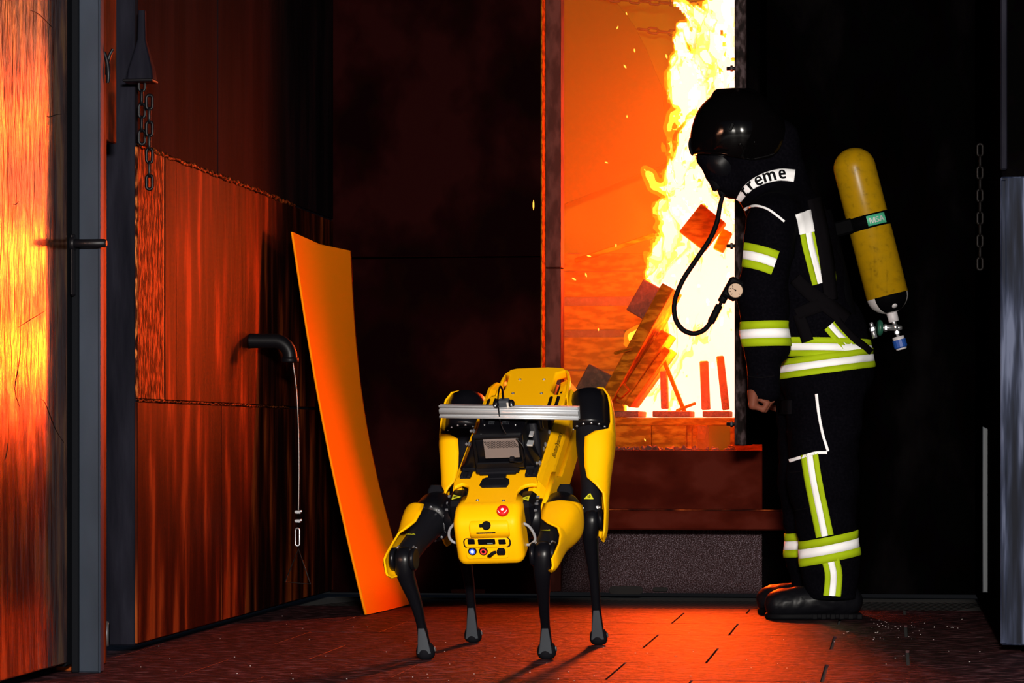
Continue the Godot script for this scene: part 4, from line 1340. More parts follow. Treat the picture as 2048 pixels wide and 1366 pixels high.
	if xf.basis.determinant() < 0: xf.basis.y = -xf.basis.y
	st = begin()
	extr(st, prof, l.distance_to(r), 0.0004, xf, 1)
	var pb := part("aluminium_profile", done(st), M.alu, rt, xb)
	for q in [[960, 0.2], [1075, 0.16]]:
		st = begin()
		var p := ry(q[0], 824, yb)
		cyl(st, Vector3(p.x, 0.20, p.z - 0.02), Vector3(p.x, 0.265, p.z - 0.01), 0.008, 12)
		part("stand_off", done(st), K, pb)
	var sc := ry(1008, 806, yb + 0.026)
	st = begin()
	abox(st, Transform3D(Basis(), sc), Vector3(0.034, 0.022, 0.026), 0.004)
	part("sensor_bracket", done(st), GREY, rt, xb)
	for sx in [-1.0, 1.0]:
		st = begin()
		lathe(st, [[0.006, -0.009], [0.0105, -0.007], [0.0125, 0.0], [0.0105, 0.007], [0.006, 0.009]], 20, Transform3D(Basis(Vector3(0, 0, 1), PI / 2), sc + Vector3(sx * 0.022, -0.001, 0.004)))
		var lens := part("sensor_head", done(st), K, rt, xb)
		st = begin()
		lathe(st, [[0.0001, 0.0], [0.003, 0.0], [0.003, 0.001], [0.0001, 0.0012]], 12, Transform3D(Basis(Vector3.RIGHT, PI / 2), sc + Vector3(sx * 0.024, 0.000, 0.0162)))
		part("lens", done(st), M.alu, lens)
	st = begin()
	abox(st, Transform3D(Basis(), sc + Vector3(0.013, -0.002, 0.0135)), Vector3(0.006, 0.018, 0.002), 0.0005)
	part("label_tag", done(st), mat(Color(0.6, 0.56, 0.5), 0.6), rt, xb)

func sticker(rt: Node3D, p: Vector3, nrm: Vector3, up: Vector3, size: float, WARN: Material, K: Material) -> void:
	# yellow warning triangle with a black mark
	var z := nrm.normalized()
	var y := (up - z * up.dot(z)).normalized()
	var xf := Transform3D(Basis(y.cross(z), y, z), p)
	var st := begin()
	extr(st, PackedVector2Array([Vector2(-size * 0.58, -size * 0.36), Vector2(size * 0.58, -size * 0.36), Vector2(0.0, size * 0.64)]), 0.001, 0.0004, xf, 1)
	var o := part("warning_sticker", done(st), WARN, rt)
	st = begin()
	for q in [[-0.10, -0.10, 0.5], [0.10, -0.10, -0.5], [0.0, 0.08, 0.0], [0.0, -0.18, 1.5]]: abox(st, xf * Transform3D(Basis(Vector3(0, 0, 1), q[2]), Vector3(q[0] * size, q[1] * size, 0.0012)), Vector3(size * 0.09, size * 0.26, 0.0006), 0.0001)
	part("warning_mark", done(st), K, o)

func build_legs(rt: Node3D, xb: Transform3D, Y: Material, K: Material, KM: Material, KR: Material, GREY: Material, WARN: Material, NL: Vector3, NR: Vector3, FL: Vector3, FR: Vector3) -> void:
	var legs := [
		{"hip": NL, "knee": W(808, 1118, 8.24), "side": -1.0, "near": true, "wrap": 8.0, "low": [[812, 1150, 8.25], [832, 1206, 8.28], [844, 1256, 8.31], [850, 1306, 8.335]]},
		{"hip": NR, "knee": W(1087, 1108, 8.16), "side": 1.0, "near": true, "wrap": 34.0, "low": [[1086, 1150, 8.18], [1088, 1206, 8.24], [1091, 1256, 8.30], [1092, 1306, 8.345]]},
		{"hip": FL, "knee": W(915, 1046, 8.87), "side": -1.0, "near": false, "wrap": 6.0, "low": [[922, 1080, 8.87], [936, 1150, 8.92], [943, 1215, 8.97], [945, 1276, 9.02]]},
		{"hip": FR, "knee": W(1183, 1040, 8.78), "side": 1.0, "near": false, "wrap": 14.0, "low": [[1181, 1075, 8.79], [1188, 1150, 8.83], [1193, 1220, 8.87], [1196, 1278, 8.92]]}]
	var sb := begin()
	lathe(sb, [[0.0042, 0.0], [0.0042, 0.002], [0.0026, 0.0032]], 8)
	var bolt := done(sb)
	for L in legs:
		var hip: Vector3 = L.hip - RO
		var knee: Vector3 = L.knee - RO
		var s: float = L.side
		var ax := (knee - hip).normalized()
		var len := hip.distance_to(knee)
		var out := RB.basis.x * s
		out = (out - ax * out.dot(ax)).normalized()
		var fr := ax.cross(out).normalized()
		if fr.dot(-F + Vector3(0, 0.4, 0)) < 0: fr = -fr
		# hip joint at the body
		var xh := xb * Transform3D(Basis(), Vector3(0, 0, 0))
		var hl := xb.affine_inverse() * hip
		var st := begin()
		cyl(st, Vector3(s * 0.09, hl.y, hl.z), Vector3(s * 0.145, hl.y, hl.z), 0.058, 28, 0.006)
		abox(st, Transform3D(Basis(), Vector3(s * 0.102, hl.y + 0.035, hl.z + 0.015)), Vector3(0.05, 0.09, 0.09), 0.012)
		var hj := part("hip_joint", done(st), K, rt, xb)
		st = begin()
		cyl(st, Vector3(s * 0.140, hl.y, hl.z + 0.028), Vector3(s * 0.150, hl.y, hl.z + 0.028), 0.026, 24, 0.003)
		part("bearing_ring", done(st), M.zinc, hj)
		for q in [[0.02, 0.058], [0.045, 0.05], [-0.01, 0.064]]:
			st = begin()
			cyl(st, Vector3(s * 0.118, hl.y + q[1], hl.z + q[0]), Vector3(s * 0.136, hl.y + q[1], hl.z + q[0]), 0.004, 6)
			part("bolt", done(st), M.zinc, hj)
		# hip drum with a bolted flange
		var drum := Transform3D(Basis(out, ax, fr), hip + ax * 0.0)
		if drum.basis.determinant() < 0: drum.basis.z = -drum.basis.z
		var dr := 1.0
		st = begin()
		lathe(st, [[0.040, -0.092 if not L.near else -0.075], [0.055, -0.084 if not L.near else -0.068], [0.062, -0.050 if not L.near else -0.045], [0.063, 0.0], [0.063, 0.030], [0.061, 0.038], [0.047, 0.044]].map(func(q): return [q[0] * dr, q[1]]), 32, drum)
		var dm := part("hip_drum", done(st), K, rt)
		for k in 14:
			var a := TAU * k / 14.0
			var p := drum * Vector3(cos(a) * 0.054 * dr, 0.041, sin(a) * 0.054 * dr)
			part("bolt", bolt, M.zinc, dm, frame(p, ax, out))
		# dark guard standing up behind the drum
		st = begin()
		loft(st, [ring2(rrect(0.05, 0.03, 0.008), 0.0), ring2(rrect(0.046, 0.028, 0.008), 0.09), ring2(rrect(0.03, 0.02, 0.008), 0.105)], true, true, Transform3D(Basis(Vector3.RIGHT, -PI / 2), hip + Vector3(0.0 if s < 0 else 0.012, -0.01, -0.055)))
		if L.near: part("hip_guard", done(st), KR, rt)
		# upper leg
		st = begin()
		var rings := []
		for q in [[0.02, 0.046, 0.046], [0.16, 0.048, 0.047], [0.32, 0.041, 0.043], [0.5, 0.034, 0.040], [0.7, 0.031, 0.038], [0.86, 0.033, 0.036], [0.96, 0.033, 0.030]]:
			var r := PackedVector3Array()
			for k in 24:
				var a := TAU * k / 24
				r.append(hip + ax * len * q[0] + out * cos(a) * q[1] + fr * sin(a) * q[2])
			rings.append(r)
		loft(st, rings, true)
		part("upper_leg", done(st), KM, rt)
		# yellow cover: a shell round the outer side, open at the top, wrapping forward in the middle, slim at the knee
		var cov := [[-0.30, 0.028, 34, 120], [-0.27, 0.048, 32, 115], [-0.18, 0.064, 30, 110], [-0.05, 0.071, 30, 105], [0.10, 0.072, 30, 105], [0.19, 0.072, 38, 105], [0.23, 0.071, 64, 105], [0.28, 0.070, 84, 105], [0.40, 0.064, 88, 108], [0.55, 0.057, 90, 110], [0.66, 0.053, 84, 110], [0.73, 0.051, 62, 105], [0.80, 0.049, 42, 100], [0.95, 0.047, 34, 92], [1.08, 0.044, 33, 80], [1.15, 0.040, 30, 60], [1.19, 0.034, 22, 40]]
		if L.near: cov = [[-0.12, 0.056, 20, 80], [-0.04, 0.068, 26, 80], [0.06, 0.070, 36, 80], [0.12, 0.070, 44, 80], [0.155, 0.070, 66, 78], [0.20, 0.069, 84, 78], [0.36, 0.062, 86, 76], [0.50, 0.055, 84, 74], [0.60, 0.051, 70, 74], [0.68, 0.049, 48, 74], [0.80, 0.047, 38, 72], [0.95, 0.046, 33, 70], [1.08, 0.044, 32, 80], [1.17, 0.041, 30, 60], [1.22, 0.034, 22, 40]]
		rings = []
		for q in cov:
			var r := PackedVector3Array()
			var inner := PackedVector3Array()
			for k in 17:
				var a := deg_to_rad(lerpf(q[2] + L.wrap * clampf((q[2] - 30.0) / 50.0, 0.0, 1.0), -q[3], k / 16.0))
				var dir := out * cos(a) + fr * sin(a)
				# a squarish section
				var sq := 1.0 / pow(pow(absf(cos(a)), 3.0) + pow(absf(sin(a)), 3.0), 1.0 / 3.0)
				var c: Vector3 = hip + ax * len * q[0] + out * 0.004
				r.append(c + dir * q[1] * sq)
				inner.append(c + dir * (q[1] * sq - 0.0055))
			inner.reverse()
			r.append_array(inner)
			rings.append(r)
		st = begin()
		loft(st, rings, true)
		part("leg_cover", done(st), Y, rt)
		# knee: two cheek discs, the lower leg's eye between them, bolts
		var kx := knee
		for q in [-1.0, 1.0]:
			st = begin()
			cyl(st, kx + out * (q * 0.029 - 0.007), kx + out * (q * 0.029 + 0.007), 0.033, 24, 0.004)
			var ck := part("knee_cheek", done(st), K, rt)
			st = begin()
			cyl(st, kx + out * (q * 0.021) + fr * 0.020 - ax * 0.030 - out * 0.004, kx + out * (q * 0.021) + fr * 0.020 - ax * 0.030 + out * 0.005, 0.0075, 6)
			cyl(st, kx + out * (q * 0.026) + fr * 0.020 - ax * 0.030 - out * 0.006, kx + out * (q * 0.026) + fr * 0.020 - ax * 0.030 + out * 0.006, 0.004, 10)
			part("bolt", done(st), M.zinc, ck)
		# lower leg, a bowed strut ending in a shin plate and a rubber foot
		var pts := [kx + ax * -0.028 + fr * 0.012, kx + fr * 0.004]
		for q in L.low: pts.append(W(q[0], q[1], q[2]) - RO)
		var path := smooth_path(pts, 5)
		rings = []
		var m := path.size()
		var foot: Vector3 = pts[-1]
		for i in m:
			var t := float(i) / (m - 1)
			var d := (path[mini(i + 1, m - 1)] - path[maxi(i - 1, 0)]).normalized()
			var sx := (RB.basis.x - d * RB.basis.x.dot(d)).normalized()
			var sz := d.cross(sx)
			var wx := lerp_table([[0.0, 0.010], [0.08, 0.019], [0.2, 0.027], [0.36, 0.025], [0.58, 0.0155], [0.78, 0.0125], [0.9, 0.017], [1.0, 0.0215]], t)
			var wz := lerp_table([[0.0, 0.010], [0.08, 0.020], [0.2, 0.028], [0.36, 0.030], [0.58, 0.020], [0.78, 0.015], [0.9, 0.017], [1.0, 0.020]], t)
			var r := PackedVector3Array()
			for p in rrect(wx * 2, wz * 2, minf(wx, wz) * 0.75, 4): r.append(path[i] + sx * p.x + sz * p.y)
			rings.append(r)
		st = begin()
		loft(st, rings, true)
		part("lower_leg", done(st), K, rt)
		# shin plate on the camera side
		st = begin()
		rings = []
		for i in range(int(m * 0.80), m):
			var t := float(i) / (m - 1)
			var wx := lerp_table([[0.80, 0.009], [0.86, 0.0135], [1.0, 0.020]], t)
			var r := PackedVector3Array()
			for p in rrect(wx * 2, 0.010, 0.003, 3): r.append(path[i] + RB.basis.x * (p.x - 0.002) - F * (p.y + 0.0215))
			rings.append(r)
		loft(st, rings, true)
		part("shin_plate", done(st), GREY, rt)
		st = begin()
		var fp := Vector3(foot.x, 0, foot.z)
		rings = []
		for q in [[0.001, 0.014, 0.016], [0.004, 0.021, 0.024], [0.013, 0.0265, 0.030], [0.026, 0.0275, 0.031], [0.038, 0.025, 0.028], [0.048, 0.018, 0.022]]:
			var r := PackedVector3Array()
			for k in 24: r.append(fp + Vector3(0.002 + cos(TAU * k / 24) * q[1], q[0], sin(TAU * k / 24) * q[2]))
			rings.append(r)
		loft(st, rings, true)
		part("rubber_foot", done(st), KR, rt)
		st = begin()
		cyl(st, fp + Vector3(0.026, 0.030, 0.0), fp + Vector3(0.031, 0.031, 0.0), 0.008, 8)
		part("foot_bolt", done(st), M.steel, rt)
		# warning stickers
		var kn := (fr * 1.0 - ax * 0.25).normalized()
		sticker(rt, hip + ax * len * (0.70 if L.near else 0.83) + fr * 0.0385, kn, Vector3.UP, 0.026, WARN, K)
		if L.near: sticker(rt, xb * Vector3(s * 0.104, hl.y + 0.081, hl.z + 0.028), RB.basis.y, RB.basis.x * -s, 0.026, WARN, K)

# ------------------------------------------------------------------ the firefighter
var FA: Field   # trunk, legs and head
var FB: Field   # arms

func hit(f: Field, px: float, py: float) -> Vector3:  # where the sight line first meets that surface
	var r := R * ((px - 1024.0) / FPX) + Vector3.UP * ((872.0 - py) / FPX) + F
	var o := Vector3(0, EYE, 0)
	var d := 9.75
	for i in 140:
		var v := f.at(o + r * d)
		if v < 0.0006: return o + r * d
		d += clampf(v * 0.8, 0.001, 0.02)
		if d > 10.75: break
	return Vector3.INF

func strip(f: Field, line: Array, u0: float, u1: float, lift := 0.004) -> ArrayMesh:
	# a cloth strip laid on the surface; line of [px, py, half width], u across it from -1 to 1
	var pts := []
	for q in line: pts.append(Vector3(q[0], q[1], q[2]))
	var path := smooth_path(pts, 6)
	var rings := []
	for i in path.size():
		var a := path[maxi(i - 1, 0)]
		var b := path[mini(i + 1, path.size() - 1)]
		var t := Vector2(b.x - a.x, b.y - a.y).normalized()
		var s := Vector2(-t.y, t.x)
		var top := PackedVector3Array()
		var low := PackedVector3Array()
		for k in 4:
			var u := lerpf(u0, u1, k / 3.0) * path[i].z
			var p := hit(f, path[i].x + s.x * u, path[i].y + s.y * u)
			if p == Vector3.INF:
				top.clear()
				break
			var n := f.grad(p)
			top.append(p + n * lift)
			low.append(p - n * 0.003)
		if top.size() < 4: continue
		low.reverse()
		top.append_array(low)
		rings.append(top)
	var st := begin()
	if rings.size() > 1: loft(st, rings, true)
	return done(st)

func around(f: Field, c: Vector3, axis: Vector3, h0: float, h1: float, tilt: Vector3, lift := 0.004, reach := 0.3) -> ArrayMesh:
	# a cloth band right round a limb between the heights h0 and h1 along its axis
	var ax := axis.normalized()
	var x := (R - ax * R.dot(ax)).normalized()
	var z := ax.cross(x)
	var rings := []
	for k in 41:
		var dir := x * cos(TAU * k / 40.0) + z * sin(TAU * k / 40.0)
		var outer := PackedVector3Array()
		var inner := PackedVector3Array()
		for j in 3:
			var o := c + ax * lerpf(h0, h1, j / 2.0)
			var dd := (dir + ax * dir.dot(tilt)).normalized()
			var s := 0.0
			while s < reach:
				var v := f.at(o + dd * s)
				if v > -0.0008: break
				s += clampf(-v * 0.7, 0.001, 0.02)
			outer.append(o + dd * (s + lift))
			inner.append(o + dd * (s - 0.003))
		inner.reverse()
		outer.append_array(inner)
		rings.append(outer)
	var st := begin()
	loft(st, rings, false, true)
	return done(st)

func build_person() -> void:
	var SUIT := grained(40, 0.05, [[0.0, Color(0.0011, 0.001, 0.0018)], [0.5, Color(0.0019, 0.0017, 0.003)], [1.0, Color(0.0038, 0.0034, 0.0052)]], Vector3(3, 3, 3), 0.85)
	SUIT.metallic_specular = 0.08
	var SHELL := mat(Color(0.0015, 0.0012, 0.0014), 0.12, 0.0, 0.35)
	var HOOD := mat(Color(0.006, 0.005, 0.005), 0.9, 0.0, 0.1)
	var LEATHER := mat(Color(0.0035, 0.0035, 0.005), 0.4, 0.0, 0.25)
	var RUBBER := mat(Color(0.003, 0.003, 0.004), 0.6, 0.0, 0.15)
	var LIME := mat(Color(0.34, 0.47, 0.006), 0.7, 0.0, 0.2)
	var SILVER := mat(Color(0.93, 0.93, 0.95), 0.6, 0.0, 0.3)
	var SKIN := mat(Color(0.16, 0.05, 0.03), 0.5, 0.0, 0.2)
	SKIN.subsurf_scatter_enabled = true
	SKIN.subsurf_scatter_strength = 0.15
	var WEB := mat(Color(0.0042, 0.0036, 0.0045), 0.85, 0.0, 0.06)
	var at := W(1640, 1238, 10.18)
	at.y = 0
	var me := thing("person", "firefighter in dark turnout suit with lime and silver bands, head bowed, standing left arm down", "person", at)
	var lo := Vector3(1e9, 1e9, 1e9)
	var hi := -lo
	for q in [[1350, 150, 9.75], [1350, 150, 10.75], [1790, 150, 9.75], [1790, 150, 10.75], [1500, 1240, 9.8]]:
		var p := W(q[0], q[1], q[2])
		lo = lo.min(p)
		hi = hi.max(p)
	lo.y = -0.02
	FA = Field.new(lo, hi, 0.0135)
	FB = Field.new(lo, hi, 0.0135)
	var bn := func(f: Field, a: Array, b: Array, k := 0.04, sq := Vector3.ONE): f.bone(W(a[0], a[1], a[2]), W(b[0], b[1], b[2]), a[3], b[3], k, sq)
	# trunk
	bn.call(FA, [1588, 500, 10.21, 0.135], [1640, 690, 10.23, 0.140], 0.05, Vector3(1.12, 1, 1.2))
	bn.call(FA, [1646, 690, 10.23, 0.140], [1648, 735, 10.23, 0.150], 0.04, Vector3(1.14, 1, 1.1))
	bn.call(FA, [1582, 440, 10.20, 0.115], [1590, 520, 10.21, 0.135], 0.06, Vector3(1.1, 1, 1.3))
	bn.call(FA, [1548, 432, 10.03, 0.085], [1572, 428, 10.38, 0.085], 0.06)
	bn.call(FA, [1560, 410, 10.2, 0.105], [1530, 385, 10.2, 0.088], 0.05)
	# collar, neck and head in its hood
	bn.call(FA, [1536, 388, 10.2, 0.092], [1522, 366, 10.2, 0.090], 0.02)
	bn.call(FA, [1522, 366, 10.2, 0.080], [1475, 290, 10.2, 0.085], 0.03)
	bn.call(FA, [1470, 265, 10.2, 0.108], [1462, 285, 10.2, 0.095], 0.03)
	bn.call(FA, [1428, 312, 10.2, 0.050], [1440, 340, 10.2, 0.040], 0.03)
	bn.call(FA, [1412, 316, 10.2, 0.030], [1432, 348, 10.2, 0.030], 0.03)
	bn.call(FA, [1440, 345, 10.2, 0.036], [1462, 372, 10.2, 0.046], 0.03)
	bn.call(FA, [1560, 275, 10.2, 0.065], [1575, 345, 10.21, 0.07], 0.05)
	# legs
	bn.call(FA, [1650, 775, 10.16, 0.142], [1646, 960, 10.15, 0.114], 0.05)
	bn.call(FA, [1646, 960, 10.15, 0.114], [1658, 1110, 10.17, 0.098], 0.04)
	bn.call(FA, [1658, 1110, 10.17, 0.098], [1664, 1216, 10.18, 0.090], 0.03)
	bn.call(FA, [1630, 775, 10.36, 0.14], [1622, 960, 10.38, 0.112], 0.05)
	bn.call(FA, [1622, 960, 10.38, 0.112], [1628, 1110, 10.40, 0.094], 0.04)
	bn.call(FA, [1628, 1110, 10.40, 0.094], [1634, 1205, 10.42, 0.088], 0.03)
	# arms
	bn.call(FB, [1542, 452, 10.00, 0.088], [1526, 590, 9.985, 0.082], 0.03)
	bn.call(FB, [1526, 590, 9.985, 0.082], [1532, 688, 9.985, 0.081], 0.03)
	bn.call(FB, [1527, 690, 9.985, 0.060], [1527, 778, 9.99, 0.055], 0.012)
	bn.call(FB, [1562, 452, 10.40, 0.085], [1552, 600, 10.44, 0.076], 0.03)
	bn.call(FB, [1552, 600, 10.44, 0.076], [1550, 690, 10.43, 0.074], 0.03)
	bn.call(FB, [1548, 690, 10.43, 0.058], [1546, 778, 10.41, 0.052], 0.012)
	FA.wrinkle(0.013, Vector3(5, 7.5, 5), 71)
	FB.wrinkle(0.011, Vector3(6, 9, 6), 72)
	# trousers end in an open hem above the boots
	for i in FA.d.size(): FA.d[i] = maxf(FA.d[i], 0.068 - (FA.o.y + ((i / FA.nx) % FA.ny) * FA.c))
	var all := Field.new(lo, hi, 0.0135)
	for i in all.d.size():
		var a := FA.d[i]
		var b := FB.d[i]
		var h := maxf(0.02 - absf(a - b), 0.0) / 0.02
		all.d[i] = minf(a, b) - h * h * 0.005
	var x0 := Transform3D(Basis(), -at)
	part("body", all.nets(), SUIT, me, x0, "dark navy turnout jacket and trousers with hood")
	# lime and silver bands
	var trio := func(make: Callable):
		part("lime_band", make.call(-1.0, -0.36), LIME, me, x0)
		part("silver_band", make.call(-0.36, 0.36), SILVER, me, x0)
		part("lime_band", make.call(0.36, 1.0), LIME, me, x0)
	trio.call(func(u, v): return strip(FB, [[1481, 509, 24.5], [1498, 511, 24.5], [1524, 517, 24.5], [1550, 526, 24.5]], -v, -u))
	trio.call(func(u, v): return around(FB, W(1532, 668, 9.985), Vector3.UP, u * 0.043, v * 0.043, R * 0.02, 0.004, 0.2))
	trio.call(func(u, v): return around(FA, W(1646, 697, 10.23), Vector3.UP, u * 0.033, v * 0.033, R * -0.02, 0.005))
	trio.call(func(u, v): return around(FA, W(1648, 728, 10.23), Vector3.UP, u * 0.034, v * 0.034, R * 0.13, 0.008))
	trio.call(func(u, v): return around(FA, W(1656, 1096, 10.17), Vector3.UP, u * 0.044, v * 0.044, R * 0.2, 0.005, 0.16))
	trio.call(func(u, v): return around(FA, W(1628, 1085, 10.40), Vector3.UP, u * 0.042, v * 0.042, R * 0.1, 0.005, 0.15))
	trio.call(func(u, v): return strip(FA, [[1614, 448, 17], [1620, 485, 17], [1630, 525, 17], [1641, 566, 17]], -v, -u))
	trio.call(func(u, v): return strip(FA, [[1619, 908, 17], [1626, 955, 17], [1637, 1010, 17], [1650, 1072, 17]], -v, -u))
	trio.call(func(u, v): return strip(FA, [[1661, 1120, 17], [1667, 1150, 17], [1664, 1192, 17]], -v, -u))
	trio.call(func(u, v): return strip(FA, [[1660, 650, 15], [1676, 668, 15], [1700, 692, 15]], -v, -u))
	part("lime_band", strip(FA, [[1659, 522, 4], [1664, 545, 6], [1666, 562, 5]], -1, 1), LIME, me, x0)
	part("silver_patch", strip(FA, [[1606, 424, 18], [1612, 445, 18], [1616, 466, 18]], -1, 1, 0.008), SILVER, me, x0)
	part("collar_band", strip(FA, [[1471, 414, 5], [1484, 391, 7], [1504, 370, 9], [1530, 357, 10.5], [1560, 350, 11.5], [1588, 352, 12]], -1, 1, 0.006), SILVER, me, x0)
	for q in [["t", 1491, 383, 0.95], ["r", 1502, 371, 0.8], ["e", 1517, 361, 0.45], ["m", 1538, 353, 0.25], ["e", 1562, 348, 0.12]]:
		var p := hit(FA, q[1], q[2])
		if p == Vector3.INF: continue
		var n := FA.grad(p)
		var tm := TextMesh.new()
		tm.text = q[0]
		tm.font_size = 30
		var bold := SystemFont.new()
		bold.font_names = PackedStringArray(["Droid Sans"])
		bold.font_weight = 700
		tm.font = bold
		tm.pixel_size = 0.0019
		tm.depth = 0.002
		var y := Vector3.UP.rotated(F, -q[3])
		y = (y - n * y.dot(n)).normalized()
		part("collar_letter", tm, RUBBER, me, Transform3D(Basis(y.cross(n), y, n), p + n * 0.007 - at))
	for q in [[FB, [[1471, 452, 2.2], [1481, 432, 2.2], [1494, 416, 2.2]]], [FB, [[1494, 416, 1.8], [1512, 412, 1.8], [1534, 418, 1.8], [1552, 430, 2.0], [1568, 443, 2.0]]], [FA, [[1633, 788, 2.6], [1638, 830, 2.6], [1646, 870, 2.6], [1656, 902, 2.6]]], [FA, [[1654, 905, 3], [1630, 906, 3], [1604, 914, 3], [1580, 922, 3]]]]:
		var f: Field = all
		part("piping", strip(f, q[1], -1, 1, 0.004), SILVER, me, x0)
	# dark fabric details: knee patch seams and pocket flap
	for q in [[[1580, 945, 1], [1600, 943, 1], [1616, 940, 1]], [[1585, 1022, 1], [1605, 1018, 1], [1624, 1014, 1]], [[1494, 752, 1.2], [1520, 755, 1.2], [1548, 752, 1.2]]]: part("seam", strip(all, q, -1, 1, 0.003), WEB, me, x0)
	part("pocket_flap", strip(FA, [[1572, 800, 12], [1572, 828, 12]], -1, 1, 0.007), WEB, me, x0)
	build_hand(me, at, SKIN, [1504, 9.985], 1.0)
	build_hand(me, at, SKIN, [1532, 10.40], -1.0)
	build_head(me, at, SHELL, HOOD, LEATHER, RUBBER)
	# boots
	for b in [[0.0, 0.0, 1.0], [17.0, 0.262, 0.96]]:
		var dx: float = b[0]
		var dd: float = b[1]
		var d := 10.18 + dd
		var base := W(1628 - dx, 1238, d)
		base.y = 0
		var f := Field.new(base + Vector3(-0.30, 0.0, -0.16), base + Vector3(0.30, 0.20, 0.16), 0.007)
		var g := func(px: float, h: float, dz := 0.0) -> Vector3:
			var p := W(px - dx, 1238, d + dz)
			p.y = h
			return p
		f.bone(g.call(1697, 0.062), g.call(1690, 0.075), 0.046, 0.05, 0.02)
		f.bone(g.call(1690, 0.065), g.call(1585, 0.058), 0.048, 0.045, 0.03)
		f.bone(g.call(1585, 0.056), g.call(1560, 0.056, 0.01), 0.046, 0.046, 0.03)
		f.bone(g.call(1560, 0.052), g.call(1558, 0.05), 0.047, 0.047, 0.02, Vector3(1.05, 0.95, 1.05))
		f.bone(g.call(1668, 0.085), g.call(1666, 0.16), 0.062, 0.066, 0.03)
		f.bone(g.call(1650, 0.08), g.call(1612, 0.062), 0.055, 0.046, 0.03)
		f.wrinkle(0.003, Vector3(22, 22, 22), 9)
		part("boot", f.nets(), LEATHER, me, x0)
		var st := begin()
		var out := PackedVector2Array()
		for q in [[1725, 0], [1721, -0.03], [1705, -0.042], [1660, -0.040], [1610, -0.048], [1570, -0.052], [1543, -0.040], [1530, -0.012], [1530, 0.014], [1543, 0.042], [1570, 0.052], [1610, 0.044], [1660, 0.038], [1705, 0.042], [1721, 0.03]]:
			out.append(Vector2((q[0] - 1628) * 0.00174, q[1]))
		extr(st, out, 0.020, 0.006, Transform3D(Basis(R, -F, Vector3.UP) , Vector3(base.x - dx * 0.0, 0.001, base.z)), 3)
		var so := part("sole", done(st), RUBBER, me, x0)
		var lug := box_mesh(Vector3(0.02, 0.02, 0.024), 0.003)
		for k in 10:
			for s in [-1.0, 1.0]: part("tread", lug, RUBBER, so, Transform3D(Basis(R, Vector3.UP, -F), base + R * (-0.125 + k * 0.031) - F * (0.031 * s) + Vector3(0, 0.0105, 0)))
	build_apparatus(RUBBER, WEB)

func build_hand(me: Node3D, at: Vector3, SKIN: Material, w: Array, s: float) -> void:
	var x: float = w[0]
	var d: float = w[1]
	var c := W(x + 14, 798, d)
	var f := Field.new(c - Vector3(0.075, 0.075, 0.085), c + Vector3(0.075, 0.075, 0.085), 0.0032)
	var b := func(a: Array, e: Array, k := 0.008): f.bone(W(x + a[0], a[1], d + a[2]), W(x + e[0], e[1], d + e[2]), a[3], e[3], k)
	# wrist and the back of the hand, the fist closing to the right
	b.call([12, 762, 0.0, 0.027], [8, 786, 0.0, 0.027])
	for k in 4:
		var z := (-0.030 + k * 0.0195) * s
		var l: float = [0.84, 0.96, 1.0, 0.94][k]
		b.call([4, 788, z * 0.8, 0.016], [2, 808 + 3 * l, z, 0.0145], 0.016)
		b.call([2, 808 + 3 * l, z, 0.0112], [2 + 24 * l, 814 + 6 * l, z, 0.0098], 0.004)
		b.call([2 + 24 * l, 814 + 6 * l, z, 0.0098], [6 + 30 * l, 805 + 1 * l, z, 0.0088], 0.003)
		b.call([6 + 30 * l, 805 + 1 * l, z, 0.0088], [18, 800, z, 0.008], 0.003)
	b.call([14, 784, 0.016 * s, 0.014], [27, 789, 0.026 * s, 0.0125], 0.012)
	b.call([27, 789, 0.026 * s, 0.0115], [37, 797, 0.012 * s, 0.0095], 0.004)
	b.call([37, 797, 0.012 * s, 0.0095], [41, 802, -0.004 * s, 0.008], 0.004)
	part("hand", f.nets(), SKIN, me, Transform3D(Basis(), -at))

